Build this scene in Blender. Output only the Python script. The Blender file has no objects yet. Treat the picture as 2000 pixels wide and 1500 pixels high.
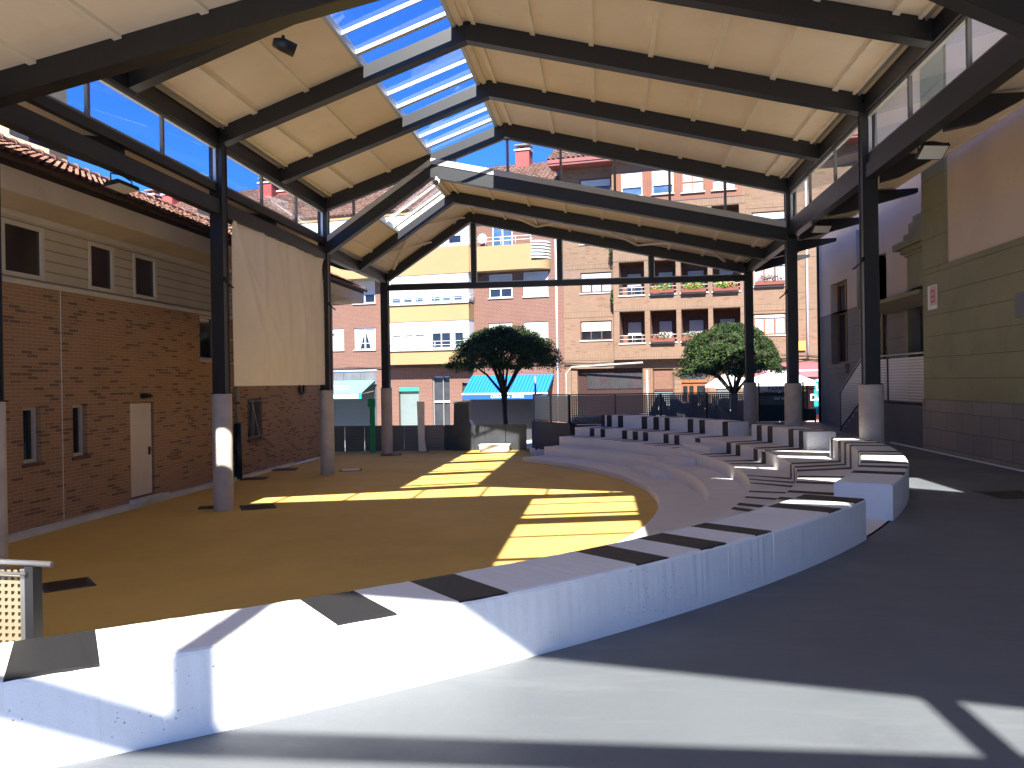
import bpy, bmesh, math, random
from mathutils import Vector, Matrix
R = math.radians
random.seed(7)
S = bpy.context.scene
COL = S.collection

# ------------------------------------------------------------ camera
cam = bpy.data.cameras.new('camera')
cam.sensor_width = 36.0
cam.lens = 36.0*1597/2000
cam.clip_start = 0.05
cam.clip_end = 2000
camo = bpy.data.objects.new('camera', cam)
COL.objects.link(camo)
camo.matrix_world = (Matrix.Translation((0, 0, 2.6)) @ Matrix.Rotation(0.1114, 4, 'Z')
                     @ Matrix.Rotation(math.pi/2-0.0026, 4, 'X') @ Matrix.Rotation(-0.0154, 4, 'Z'))
S.camera = camo

# ------------------------------------------------------------ sky and sun
SUN_DIR = Vector((0.03, -1.09, 1.0)).normalized()      # towards the sun
elev = math.asin(SUN_DIR.z)
azim = math.atan2(SUN_DIR.x, SUN_DIR.y)
w = bpy.data.worlds.new('World')
S.world = w
w.use_nodes = True
nt = w.node_tree
bg = nt.nodes['Background']
sky = nt.nodes.new('ShaderNodeTexSky')
sky.sky_type = 'NISHITA'
sky.sun_disc = False
sky.sun_elevation = elev
sky.sun_rotation = azim
sky.altitude = 700
sky.air_density = 1.0
sky.dust_density = 1.2
sky.ozone_density = 2.6
grade = nt.nodes.new('ShaderNodeMix'); grade.data_type = 'RGBA'; grade.blend_type = 'MULTIPLY'
grade.inputs[0].default_value = 1.0
grade.inputs[7].default_value = (0.055, 0.15, 0.34, 1)      # clear mountain air: deep blue sky
nt.links.new(sky.outputs[0], grade.inputs[6]); nt.links.new(grade.outputs[2], bg.inputs[0])
bg.inputs[1].default_value = 0.15
sl = bpy.data.lights.new('sun', 'SUN')
sl.energy = 3.3
sl.angle = R(0.5)
sl.color = (1.0, 0.95, 0.87)
so = bpy.data.objects.new('sun', sl)
COL.objects.link(so)
so.rotation_euler = SUN_DIR.to_track_quat('Z', 'Y').to_euler()
so.location = (0, -20, 30)
S.view_settings.view_transform = 'Standard'
S.view_settings.look = 'None'
S.view_settings.gamma = 1
S.view_settings.exposure = 2.5
S.render.engine = 'CYCLES'
S.cycles.max_bounces = 10
S.cycles.diffuse_bounces = 6
S.cycles.transparent_max_bounces = 16

# ------------------------------------------------------------ materials
MATS = {}
def nodes(name):
    m = bpy.data.materials.new(name)
    m.use_nodes = True
    n = m.node_tree
    return m, n, n.nodes['Principled BSDF']

def add(n, t, **k):
    x = n.nodes.new(t)
    for a, b in k.items():
        setattr(x, a, b)
    return x

def coords(n, scale=(1, 1, 1), flat=False):
    tc = add(n, 'ShaderNodeTexCoord')
    if flat:        # horizontal run along either wall direction, height up
        sp = add(n, 'ShaderNodeSeparateXYZ'); n.links.new(tc.outputs['Object'], sp.inputs[0])
        ad = add(n, 'ShaderNodeMath', operation='ADD')
        n.links.new(sp.outputs[0], ad.inputs[0]); n.links.new(sp.outputs[1], ad.inputs[1])
        cb = add(n, 'ShaderNodeCombineXYZ')
        n.links.new(ad.outputs[0], cb.inputs[0]); n.links.new(sp.outputs[2], cb.inputs[1])
        src = cb.outputs[0]
    else:
        src = tc.outputs['Object']
    mp = add(n, 'ShaderNodeMapping')
    mp.inputs['Scale'].default_value = scale
    n.links.new(src, mp.inputs[0])
    return mp.outputs[0]

def noise(n, vec, scale, detail=4, rough=0.6):
    t = add(n, 'ShaderNodeTexNoise')
    t.inputs['Scale'].default_value = scale
    t.inputs['Detail'].default_value = detail
    t.inputs['Roughness'].default_value = rough
    n.links.new(vec, t.inputs['Vector'])
    return t.outputs['Fac']

def ramp(n, fac, stops):
    r = add(n, 'ShaderNodeValToRGB')
    e = r.color_ramp.elements
    while len(e) < len(stops):
        e.new(0.5)
    for i, (p, c) in enumerate(stops):
        e[i].position = p
        e[i].color = (c[0], c[1], c[2], 1) if not isinstance(c, (int, float)) else (c, c, c, 1)
    n.links.new(fac, r.inputs[0])
    return r.outputs[0]

def mixc(n, fac, a, b, mode='MIX'):
    m = add(n, 'ShaderNodeMix', data_type='RGBA', blend_type=mode)
    for i, v in ((0, fac), (6, a), (7, b)):
        if isinstance(v, (int, float)):
            m.inputs[i].default_value = v
        elif isinstance(v, (tuple, list)):
            m.inputs[i].default_value = (v[0], v[1], v[2], 1)
        else:
            n.links.new(v, m.inputs[i])
    return m.outputs[2]

def bump(n, bsdf, h, strength, dist):
    b = add(n, 'ShaderNodeBump')
    b.inputs['Strength'].default_value = strength
    b.inputs['Distance'].default_value = dist
    n.links.new(h, b.inputs['Height'])
    n.links.new(b.outputs[0], bsdf.inputs['Normal'])

def paint(name, col, rough=0.6, metal=0.0, var=0.12, nscale=1.2, fine=60, bstr=0.25, bdist=0.004, spec=0.5, grime=None):
    """plain surface with large soft variation and fine grain"""
    m, n, b = nodes(name)
    v = coords(n)
    big = noise(n, v, nscale, 5)
    lo = tuple(c*(1-var) for c in col); hi = tuple(min(1, c*(1+var)) for c in col)
    c = ramp(n, big, [(0.3, lo), (0.7, hi)])
    if grime:
        g = noise(n, v, nscale*2.7, 8, 0.7)
        c = mixc(n, ramp(n, g, [(0.56, 0.0), (0.74, 1.0)]), c, grime)
    n.links.new(c, b.inputs['Base Color'])
    b.inputs['Roughness'].default_value = rough
    b.inputs['Metallic'].default_value = metal
    b.inputs['Specular IOR Level'].default_value = spec
    if bstr:
        f = noise(n, v, fine, 3, 0.7)
        bump(n, b, f, bstr, bdist)
    MATS[name] = m
    return m

def brick(name, c1, c2, mortar, bw=0.25, bh=0.065, mw=0.012, dark=None, bstr=0.5, off=0.5, rough=0.85, darkpos=(0.90, 0.94)):
    m, n, b = nodes(name)
    v = coords(n, flat=True)
    t = add(n, 'ShaderNodeTexBrick')
    t.offset = off
    t.inputs['Scale'].default_value = 1
    t.inputs['Brick Width'].default_value = bw
    t.inputs['Row Height'].default_value = bh
    t.inputs['Mortar Size'].default_value = mw/2
    t.inputs['Mortar Smooth'].default_value = 0.15
    t.inputs['Bias'].default_value = 0
    n.links.new(v, t.inputs['Vector'])
    t.inputs['Color1'].default_value = (*c1, 1); t.inputs['Color2'].default_value = (*c2, 1)
    t.inputs['Mortar'].default_value = (*mortar, 1)
    c = t.outputs['Color']
    if dark:
        t2 = add(n, 'ShaderNodeTexBrick')
        t2.offset = off
        for k, val in (('Scale', 1), ('Brick Width', bw), ('Row Height', bh), ('Mortar Size', mw/2), ('Mortar Smooth', 0.15), ('Bias', 0)):
            t2.inputs[k].default_value = val
        n.links.new(v, t2.inputs['Vector'])
        t2.inputs['Color1'].default_value = (0, 0, 0, 1); t2.inputs['Color2'].default_value = (1, 1, 1, 1)
        t2.inputs['Mortar'].default_value = (0, 0, 0, 1)
        k = ramp(n, t2.outputs['Color'], [(darkpos[0], 0.0), (darkpos[1], 1.0)])
        c = mixc(n, k, c, dark)
    big = noise(n, v, 0.5, 4)
    c = mixc(n, 0.55, c, ramp(n, big, [(0.3, 0.72), (0.7, 1.0)]), 'MULTIPLY')
    n.links.new(c, b.inputs['Base Color'])
    b.inputs['Roughness'].default_value = rough
    inv = add(n, 'ShaderNodeMath', operation='SUBTRACT'); inv.inputs[0].default_value = 1
    n.links.new(t.outputs['Fac'], inv.inputs[1])
    bump(n, b, inv.outputs[0], bstr, 0.01)
    MATS[name] = m
    return m

def glass(name, tint=(0.9, 0.95, 0.97), rough=0.02, mix=0.9, gl=0.35):
    m = bpy.data.materials.new(name); m.use_nodes = True
    n = m.node_tree; n.nodes.clear()
    o = add(n, 'ShaderNodeOutputMaterial'); mx = add(n, 'ShaderNodeMixShader')
    tr = add(n, 'ShaderNodeBsdfTransparent'); g = add(n, 'ShaderNodeBsdfGlossy')
    tr.inputs[0].default_value = (*tint, 1); g.inputs['Roughness'].default_value = rough
    lw = add(n, 'ShaderNodeLayerWeight'); lw.inputs[0].default_value = 0.5
    pw = add(n, 'ShaderNodeMath', operation='POWER'); pw.inputs[1].default_value = 4.0
    n.links.new(lw.outputs['Facing'], pw.inputs[0])
    mul = add(n, 'ShaderNodeMath', operation='MULTIPLY_ADD'); mul.inputs[1].default_value = gl; mul.inputs[2].default_value = 0.035*gl
    n.links.new(pw.outputs[0], mul.inputs[0])
    n.links.new(mul.outputs[0], mx.inputs[0]); n.links.new(tr.outputs[0], mx.inputs[1]); n.links.new(g.outputs[0], mx.inputs[2])
    n.links.new(mx.outputs[0], o.inputs[0])
    MATS[name] = m
    return m

def perforated(name, col, pitch, hole, rough=0.5, metal=0.0):
    m, n, b = nodes(name)
    v = coords(n, (1/pitch, 1/pitch, 1), flat=True)
    sp = add(n, 'ShaderNodeSeparateXYZ'); n.links.new(v, sp.inputs[0])
    res = []
    for i in (0, 1):
        fr = add(n, 'ShaderNodeMath', operation='FRACT'); n.links.new(sp.outputs[i], fr.inputs[0])
        su = add(n, 'ShaderNodeMath', operation='SUBTRACT'); n.links.new(fr.outputs[0], su.inputs[0]); su.inputs[1].default_value = 0.5
        ab = add(n, 'ShaderNodeMath', operation='ABSOLUTE'); n.links.new(su.outputs[0], ab.inputs[0])
        lt = add(n, 'ShaderNodeMath', operation='LESS_THAN'); n.links.new(ab.outputs[0], lt.inputs[0]); lt.inputs[1].default_value = hole/2
        res.append(lt.outputs[0])
    mu = add(n, 'ShaderNodeMath', operation='MULTIPLY'); n.links.new(res[0], mu.inputs[0]); n.links.new(res[1], mu.inputs[1])
    inv = add(n, 'ShaderNodeMath', operation='SUBTRACT'); inv.inputs[0].default_value = 1; n.links.new(mu.outputs[0], inv.inputs[1])
    n.links.new(inv.outputs[0], b.inputs['Alpha'])
    b.inputs['Base Color'].default_value = (*col, 1); b.inputs['Roughness'].default_value = rough; b.inputs['Metallic'].default_value = metal
    MATS[name] = m
    return m

# painted concrete of the benches: fine sandy grain, small pits, faint wear
def concrete_paint(name, col, pits=True, rough=0.75, gr=140, var=0.05, wear=(0.55, 0.56, 0.56)):
    m, n, b = nodes(name)
    v = coords(n)
    big = noise(n, v, 0.9, 6)
    c = ramp(n, big, [(0.3, tuple(x*(1-var) for x in col)), (0.7, tuple(min(1, x*(1+var)) for x in col))])
    w_ = noise(n, v, 6, 9, 0.75)
    c = mixc(n, ramp(n, w_, [(0.62, 0.0), (0.8, 0.55)]), c, wear)
    h = noise(n, v, gr, 3, 0.75)
    h2 = noise(n, v, 9, 6, 0.6)
    s = add(n, 'ShaderNodeMath', operation='MULTIPLY_ADD'); n.links.new(h2, s.inputs[0]); s.inputs[1].default_value = 1.3; n.links.new(h, s.inputs[2])
    hh = s.outputs[0]
    if pits:
        vo = add(n, 'ShaderNodeTexVoronoi'); vo.inputs['Scale'].default_value = 28; n.links.new(v, vo.inputs['Vector'])
        mask = ramp(n, noise(n, v, 1.7, 2), [(0.5, 0.0), (0.6, 1.0)])
        pit = ramp(n, vo.outputs['Distance'], [(0.06, 1.0), (0.16, 0.0)])
        k = mixc(n, 1.0, pit, mask, 'MULTIPLY')
        c = mixc(n, k, c, tuple(x*0.35 for x in col))
        s2 = add(n, 'ShaderNodeMath', operation='SUBTRACT'); n.links.new(hh, s2.inputs[0]); n.links.new(k, s2.inputs[1])
        hh = s2.outputs[0]
    n.links.new(c, b.inputs['Base Color'])
    b.inputs['Roughness'].default_value = rough
    bump(n, b, hh, 0.5, 0.006)
    MATS[name] = m

concrete_paint('white_paint', (0.74, 0.75, 0.75))
concrete_paint('tier_paint', (0.74, 0.72, 0.70), pits=False, wear=(0.58, 0.57, 0.56), var=0.06)
concrete_paint('black_paint', (0.013, 0.013, 0.015), pits=False, gr=220, rough=0.6, wear=(0.04, 0.04, 0.042))
def floor_paint(name, col, dark, light, crack=True, streak=(0.35, 2.2, 1), rough=0.6):
    m, n, b = nodes(name)
    v = coords(n); v2 = coords(n, streak)
    c = ramp(n, noise(n, v, 0.35, 7, 0.62), [(0.3, tuple(x*0.86 for x in col)), (0.5, col), (0.72, tuple(x*1.13 for x in col))])
    c = mixc(n, ramp(n, noise(n, v2, 2.3, 8, 0.72), [(0.52, 0.0), (0.75, 0.55)]), c, light)
    c = mixc(n, ramp(n, noise(n, v, 1.1, 9, 0.75), [(0.57, 0.0), (0.78, 0.6)]), c, dark)
    vo = add(n, 'ShaderNodeTexVoronoi'); vo.inputs['Scale'].default_value = 3.1; n.links.new(v, vo.inputs['Vector'])
    c = mixc(n, ramp(n, vo.outputs['Distance'], [(0.018, 0.85), (0.035, 0.0)]), c, dark)
    vo2 = add(n, 'ShaderNodeTexVoronoi'); vo2.inputs['Scale'].default_value = 7.7; n.links.new(v, vo2.inputs['Vector'])
    c = mixc(n, ramp(n, vo2.outputs['Distance'], [(0.02, 0.8), (0.045, 0.0)]), c, light)
    n.links.new(c, b.inputs['Base Color'])
    rr = ramp(n, noise(n, v, 0.8, 6), [(0.3, rough-0.12), (0.7, rough+0.15)])
    n.links.new(rr, b.inputs['Roughness'])
    s_ = add(n, 'ShaderNodeMath', operation='ADD'); n.links.new(noise(n, v, 150, 3, 0.7), s_.inputs[0]); n.links.new(noise(n, v, 22, 5, 0.65), s_.inputs[1])
    bump(n, b, s_.outputs[0], 0.45, 0.004)
    MATS[name] = m
floor_paint('grey_floor', (0.112, 0.126, 0.138), (0.075, 0.085, 0.095), (0.17, 0.182, 0.19))
floor_paint('yellow_floor', (0.64, 0.42, 0.105), (0.50, 0.33, 0.10), (0.70, 0.49, 0.16), streak=(1, 0.6, 1), rough=0.8)
paint('kerb_paint', (0.62, 0.62, 0.60), 0.7, var=0.1)
paint('concrete', (0.52, 0.45, 0.38), 0.85, var=0.14, nscale=2.2, fine=45, bstr=0.35, grime=(0.42, 0.36, 0.31))
paint('dark_steel', (0.011, 0.011, 0.013), 0.42, var=0.15, bstr=0.06)
paint('grey_steel', (0.16, 0.155, 0.15), 0.5, var=0.12, bstr=0.05)
paint('light_steel', (0.5, 0.5, 0.49), 0.35, 0.6, var=0.06, bstr=0.02)
paint('brushed_steel', (0.30, 0.29, 0.28), 0.3, 0.8, var=0.1, nscale=9, bstr=0.02)
paint('white_metal', (0.50, 0.54, 0.57), 0.35, var=0.04, bstr=0.02)
paint('black_thing', (0.012, 0.012, 0.014), 0.5, var=0.1, bstr=0)
paint('lamp_face', (0.72, 0.72, 0.66), 0.25, var=0.03, bstr=0)
paint('canvas', (0.80, 0.74, 0.66), 0.9, var=0.05, nscale=0.8, fine=300, bstr=0.15, bdist=0.002)
paint('retaining', (0.065, 0.062, 0.068), 0.8, var=0.12)
paint('street', (0.26, 0.25, 0.25), 0.85, var=0.12, nscale=0.6)
paint('pavement', (0.42, 0.40, 0.37), 0.85, var=0.12, nscale=0.6)
paint('plaza_bounce', (0.62, 0.60, 0.57), 0.85, var=0.08, nscale=0.4)
paint('far_ground', (0.22, 0.20, 0.18), 0.9, var=0.2, nscale=0.05)
paint('ceiling', (0.82, 0.70, 0.56), 0.85, var=0.05, nscale=0.7, fine=120, bstr=0.25, bdist=0.002, grime=(0.76, 0.63, 0.49))
paint('ceiling_rib', (0.80, 0.71, 0.58), 0.8, var=0.06, nscale=1.5, bstr=0.05)
paint('roof_sheet', (0.33, 0.34, 0.35), 0.5, var=0.08)
paint('siding_trim', (0.60, 0.55, 0.47), 0.6, var=0.08)
paint('render_beige', (0.55, 0.45, 0.32), 0.85, var=0.10, nscale=1.0, grime=(0.47, 0.38, 0.28))
paint('fascia_beige', (0.60, 0.52, 0.42), 0.85, var=0.10, nscale=1.0, grime=(0.50, 0.43, 0.35))
paint('door_cream', (0.68, 0.58, 0.47), 0.45, var=0.03, bstr=0.05)
paint('cream_wall', (0.62, 0.49, 0.37), 0.9, var=0.06, nscale=0.7, fine=80, grime=(0.57, 0.45, 0.34))
paint('green_wall', (0.235, 0.225, 0.13), 0.8, var=0.14, nscale=0.9, fine=100, grime=(0.215, 0.175, 0.115))
paint('grey_wall', (0.22, 0.195, 0.165), 0.85, var=0.12, nscale=0.9)
paint('ramp_paint', (0.075, 0.08, 0.10), 0.75, var=0.12)
paint('yellow_render', (0.285, 0.185, 0.085), 0.85, var=0.04, nscale=0.3, grime=(0.265, 0.17, 0.08))
paint('white_render', (0.50, 0.50, 0.50), 0.7, var=0.03)
paint('shutter_white', (0.45, 0.44, 0.43), 0.5, var=0.04)
paint('curtain', (0.36, 0.37, 0.40), 0.9, var=0.12, nscale=9, bstr=0)
paint('stone_sill', (0.42, 0.40, 0.36), 0.7, var=0.08)
paint('maroon', (0.20, 0.055, 0.05), 0.6, var=0.1)
paint('red_render', (0.30, 0.055, 0.05), 0.8, var=0.08)
paint('wood_brown', (0.075, 0.026, 0.014), 0.55, var=0.2, nscale=5)
paint('wood_orange', (0.21, 0.075, 0.025), 0.5, var=0.2, nscale=5)
paint('garage_brown', (0.03, 0.010, 0.009), 0.5, var=0.15)
paint('blue_awning', (0.0, 0.16, 0.44), 0.7, var=0.05, bstr=0.05)
paint('blue_dark', (0.0, 0.065, 0.26), 0.7, var=0.05, bstr=0.05)
paint('green_awning', (0.12, 0.28, 0.25), 0.8, var=0.06, bstr=0.05)
paint('teal', (0.0, 0.24, 0.24), 0.6, var=0.05, bstr=0)
paint('green_post', (0.03, 0.42, 0.16), 0.5, var=0.05, bstr=0)
paint('pale_board', (0.75, 0.75, 0.74), 0.6, var=0.08)
paint('shop_dark', (0.035, 0.038, 0.042), 0.35, var=0.3, nscale=2)
paint('shop_panel', (0.11, 0.115, 0.125), 0.5, var=0.2, nscale=2)
paint('white_plastic', (0.78, 0.78, 0.76), 0.6, var=0.02, bstr=0.03)
paint('red_awning', (0.30, 0.08, 0.09), 0.7, var=0.08)
paint('sign_red', (0.50, 0.06, 0.07), 0.5, var=0.06, bstr=0)
paint('sign_pink', (0.60, 0.33, 0.31), 0.5, var=0.06, bstr=0)
paint('sign_white', (0.72, 0.70, 0.66), 0.5, var=0.03, bstr=0)
paint('sign_yellow', (0.50, 0.35, 0.06), 0.5, var=0.05, bstr=0)
paint('letter_blue', (0.04, 0.045, 0.09), 0.4, var=0.1, bstr=0)
paint('tarp_dark', (0.022, 0.032, 0.032), 0.5, var=0.4, nscale=3)
paint('bark', (0.045, 0.035, 0.028), 0.9, var=0.3, nscale=6, fine=40, bstr=0.6, bdist=0.01)
paint('blue_pipe', (0.012, 0.02, 0.04), 0.4, var=0.1, bstr=0)
paint('pipe_grey', (0.33, 0.30, 0.27), 0.6, var=0.1)
paint('tile_under', (0.035, 0.018, 0.014), 0.7, var=0.4, nscale=12)
paint('flashing', (0.42, 0.41, 0.39), 0.5, var=0.06)
paint('terracotta', (0.15, 0.04, 0.025), 0.8, var=0.1)
paint('flower_red', (0.6, 0.05, 0.05), 0.7, bstr=0)
paint('rope', (0.55, 0.5, 0.42), 0.8, bstr=0)
brick('brick_orange', (0.40, 0.225, 0.115), (0.35, 0.19, 0.10), (0.44, 0.33, 0.23), 0.29, 0.066, 0.012, dark=(0.20, 0.11, 0.07), darkpos=(0.78, 0.86), bstr=0.4)
brick('brick_red', (0.150, 0.064, 0.043), (0.128, 0.053, 0.036), (0.23, 0.165, 0.13), 0.25, 0.075, 0.016)
brick('brick_tan', (0.205, 0.125, 0.075), (0.18, 0.106, 0.064), (0.15, 0.11, 0.082), 0.25, 0.085, 0.016, dark=(0.16, 0.082, 0.045))
brick('brick_tan_soldier', (0.215, 0.135, 0.085), (0.19, 0.115, 0.07), (0.11, 0.078, 0.055), 0.085, 0.42, 0.02, off=0.0)
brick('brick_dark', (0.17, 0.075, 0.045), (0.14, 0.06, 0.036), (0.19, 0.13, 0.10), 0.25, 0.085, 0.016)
brick('brick_cream', (0.40, 0.31, 0.19), (0.35, 0.27, 0.165), (0.30, 0.23, 0.15), 0.29, 0.066, 0.012)
brick('stone_plinth', (0.21, 0.195, 0.175), (0.29, 0.25, 0.205), (0.12, 0.11, 0.10), 0.74, 0.37, 0.014, dark=(0.17, 0.165, 0.155), off=0.4, bstr=0.5)
glass('clear_glass', (0.93, 0.96, 0.97), gl=0.7)
glass('clerestory_glass', (0.80, 0.87, 0.90), gl=1.0)
perforated('perf_cream', (0.21, 0.175, 0.11), 0.036, 0.50)
perforated('perf_light', (0.50, 0.49, 0.48), 0.068, 0.5, 0.35, 0.5)
perforated('perf_grey', (0.115, 0.12, 0.14), 0.075, 0.54)
perforated('perf_olive', (0.27, 0.30, 0.26), 0.075, 0.36)

def window_glass(name, col, rough=0.06):
    m, n, b = nodes(name)
    v = coords(n)
    c = ramp(n, noise(n, v, 1.5, 2), [(0.3, tuple(x*0.6 for x in col)), (0.75, tuple(x*1.5 for x in col))])
    n.links.new(c, b.inputs['Base Color'])
    b.inputs['Roughness'].default_value = rough
    b.inputs['Specular IOR Level'].default_value = 0.8
    MATS[name] = m
window_glass('dark_glass', (0.012, 0.014, 0.018))
window_glass('brown_glass', (0.035, 0.024, 0.018), 0.15)
window_glass('blue_glass', (0.05, 0.09, 0.16))

def slats(name, c1, c2, period, rough=0.5, vertical=False, bstr=0.4):
    m, n, b = nodes(name)
    v = coords(n, flat=True)
    wv = add(n, 'ShaderNodeTexWave', wave_type='BANDS', bands_direction='X' if vertical else 'Y', wave_profile='SAW')
    wv.inputs['Scale'].default_value = 2*math.pi/(20*period) if False else 0.314159/period
    wv.inputs['Distortion'].default_value = 0
    n.links.new(v, wv.inputs['Vector'])
    c = ramp(n, wv.outputs['Fac'], [(0.0, c1), (0.8, c1), (0.92, c2)])
    big = noise(n, v, 1.0, 4)
    c = mixc(n, 0.5, c, ramp(n, big, [(0.3, 0.65), (0.7, 1.0)]), 'MULTIPLY')
    n.links.new(c, b.inputs['Base Color'])
    b.inputs['Roughness'].default_value = rough
    bump(n, b, wv.outputs['Fac'], bstr, 0.01)
    MATS[name] = m
slats('shutter_slats', (0.46, 0.46, 0.45), (0.30, 0.30, 0.30), 0.055)
slats('roller_grey', (0.035, 0.035, 0.042), (0.018, 0.018, 0.02), 0.09, 0.4)
slats('roller_green', (0.16, 0.205, 0.195), (0.09, 0.12, 0.115), 0.10, 0.4)
slats('roller_teal', (0.045, 0.062, 0.066), (0.025, 0.032, 0.035), 0.09, 0.4)
slats('siding', (0.56, 0.50, 0.39), (0.30, 0.26, 0.20), 0.20, 0.7)
slats('wood_clad', (0.19, 0.065, 0.03), (0.09, 0.03, 0.015), 0.12, 0.6, vertical=True)
slats('garage_slats', (0.035, 0.012, 0.010), (0.015, 0.006, 0.005), 0.14, 0.5, vertical=True)

slats('hoard_grey', (0.20, 0.20, 0.215), (0.12, 0.12, 0.13), 0.11, 0.5)
slats('hoard_teal', (0.16, 0.20, 0.205), (0.10, 0.12, 0.125), 0.11, 0.5)

def tile_mat(name, c1, c2, c3):
    m, n, b = nodes(name)
    v = coords(n)
    vo = add(n, 'ShaderNodeTexVoronoi'); vo.inputs['Scale'].default_value = 4.0; n.links.new(v, vo.inputs['Vector'])
    sp = add(n, 'ShaderNodeSeparateColor'); n.links.new(vo.outputs['Color'], sp.inputs[0])
    c = ramp(n, sp.outputs[0], [(0.1, c1), (0.5, c2), (0.9, c3)])
    g = noise(n, v, 14, 6)
    c = mixc(n, 0.5, c, ramp(n, g, [(0.3, 0.5), (0.7, 1.0)]), 'MULTIPLY')
    n.links.new(c, b.inputs['Base Color'])
    b.inputs['Roughness'].default_value = 0.85
    MATS[name] = m
tile_mat('tiles_warm', (0.14, 0.055, 0.035), (0.20, 0.09, 0.055), (0.26, 0.15, 0.10))
tile_mat('tiles_far', (0.12, 0.055, 0.04), (0.165, 0.085, 0.063), (0.20, 0.12, 0.09))

def leaf_mat(name, a, b_, c_):
    m, n, b = nodes(name)
    oi = add(n, 'ShaderNodeNewGeometry')
    c = ramp(n, oi.outputs['Random Per Island'], [(0.0, a), (0.5, b_), (1.0, c_)])
    n.links.new(c, b.inputs['Base Color'])
    b.inputs['Roughness'].default_value = 0.6; b.inputs['Specular IOR Level'].default_value = 0.25
    try:
        b.inputs['Transmission Weight'].default_value = 0
        b.inputs['Subsurface Weight'].default_value = 0
    except Exception:
        pass
    MATS[name] = m
leaf_mat('leaves', (0.008, 0.020, 0.006), (0.019, 0.040, 0.009), (0.055, 0.092, 0.019))
leaf_mat('leaves_bright', (0.06, 0.14, 0.02), (0.12, 0.24, 0.03), (0.24, 0.36, 0.06))

# ------------------------------------------------------------ mesh helpers
class MB:
    """collects geometry for one mesh object; several materials by slot"""
    def __init__(s, tf=None):
        s.v = []; s.f = []; s.m = []; s.mats = []; s.tf = tf; s.smooth = set()
    def mi(s, mat):
        if mat not in s.mats: s.mats.append(mat)
        return s.mats.index(mat)
    def pts(s, ps):
        k = len(s.v)
        for p in ps:
            s.v.append(tuple(s.tf(*p)) if s.tf else tuple(p))
        return k
    def face(s, ps, mat):
        k = s.pts(ps); s.f.append(tuple(range(k, k+len(ps)))); s.m.append(s.mi(mat))
    def idx(s, fs, mat, smooth=False):
        for f in fs:
            if smooth: s.smooth.add(len(s.f))
            s.f.append(tuple(f)); s.m.append(s.mi(mat))
    def box(s, a, b, mat):
        x0, x1 = sorted((a[0], b[0])); y0, y1 = sorted((a[1], b[1])); z0, z1 = sorted((a[2], b[2]))
        k = s.pts([(x0,y0,z0),(x1,y0,z0),(x1,y1,z0),(x0,y1,z0),(x0,y0,z1),(x1,y0,z1),(x1,y1,z1),(x0,y1,z1)])
        s.idx([(k,k+3,k+2,k+1),(k+4,k+5,k+6,k+7),(k,k+1,k+5,k+4),(k+1,k+2,k+6,k+5),(k+2,k+3,k+7,k+6),(k+3,k,k+4,k+7)], mat)
        return s
    def prism(s, poly, ext, mat):
        n = len(poly); e = Vector(ext)
        k = s.pts([tuple(p) for p in poly]+[tuple(Vector(p)+e) for p in poly])
        s.idx([tuple(range(k, k+n)), tuple(range(k+2*n-1, k+n-1, -1))], mat)
        s.idx([(k+i, k+n+i, k+n+(i+1) % n, k+(i+1) % n) for i in range(n)], mat)
        return s
    def beam(s, p, q, wd, ht, mat, up=(0, 0, 1)):
        p = Vector(p); q = Vector(q); d = (q-p).normalized(); u = Vector(up)
        r = d.cross(u).normalized()*wd/2; t = r.cross(d).normalized()*ht/2
        s.prism([p-r-t, p+r-t, p+r+t, p-r+t], q-p, mat)
        return s
    def tube(s, path, rad, mat, seg=8, cap=True):
        path = [Vector(p) for p in path]
        if not isinstance(rad, (list, tuple)): rad = [rad]*len(path)
        rings = []; prev = None
        for i, p in enumerate(path):
            d = (path[min(i+1, len(path)-1)]-path[max(i-1, 0)]).normalized()
            if prev is None:
                a = d.cross(Vector((0, 0, 1)))
                if a.length < 0.1: a = d.cross(Vector((1, 0, 0)))
            else:
                a = prev-d*prev.dot(d)
            a.normalize(); prev = a; b = d.cross(a)
            rings.append(s.pts([tuple(p+(a*math.cos(t)+b*math.sin(t))*rad[i]) for t in [2*math.pi*j/seg for j in range(seg)]]))
        for i in range(len(rings)-1):
            s.idx([(rings[i]+j, rings[i]+(j+1) % seg, rings[i+1]+(j+1) % seg, rings[i+1]+j) for j in range(seg)], mat, True)
        if cap:
            s.idx([tuple(rings[0]+j for j in reversed(range(seg))), tuple(rings[-1]+j for j in range(seg))], mat)
        return s
    def build(s, name, parent=None, smooth=False):
        me = bpy.data.meshes.new(name)
        me.from_pydata(s.v, [], s.f)
        for m in s.mats: me.materials.append(MATS[m])
        me.polygons.foreach_set('material_index', s.m)
        if s.smooth or smooth:
            me.polygons.foreach_set('use_smooth', [smooth or (i in s.smooth) for i in range(len(s.f))])
        me.update()
        bm = bmesh.new(); bm.from_mesh(me)
        if not getattr(s, 'keep', False):
            bmesh.ops.recalc_face_normals(bm, faces=bm.faces)
        bm.to_mesh(me); bm.free()
        o = bpy.data.objects.new(name, me); COL.objects.link(o)
        if parent: o.parent = parent
        return o

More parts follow.
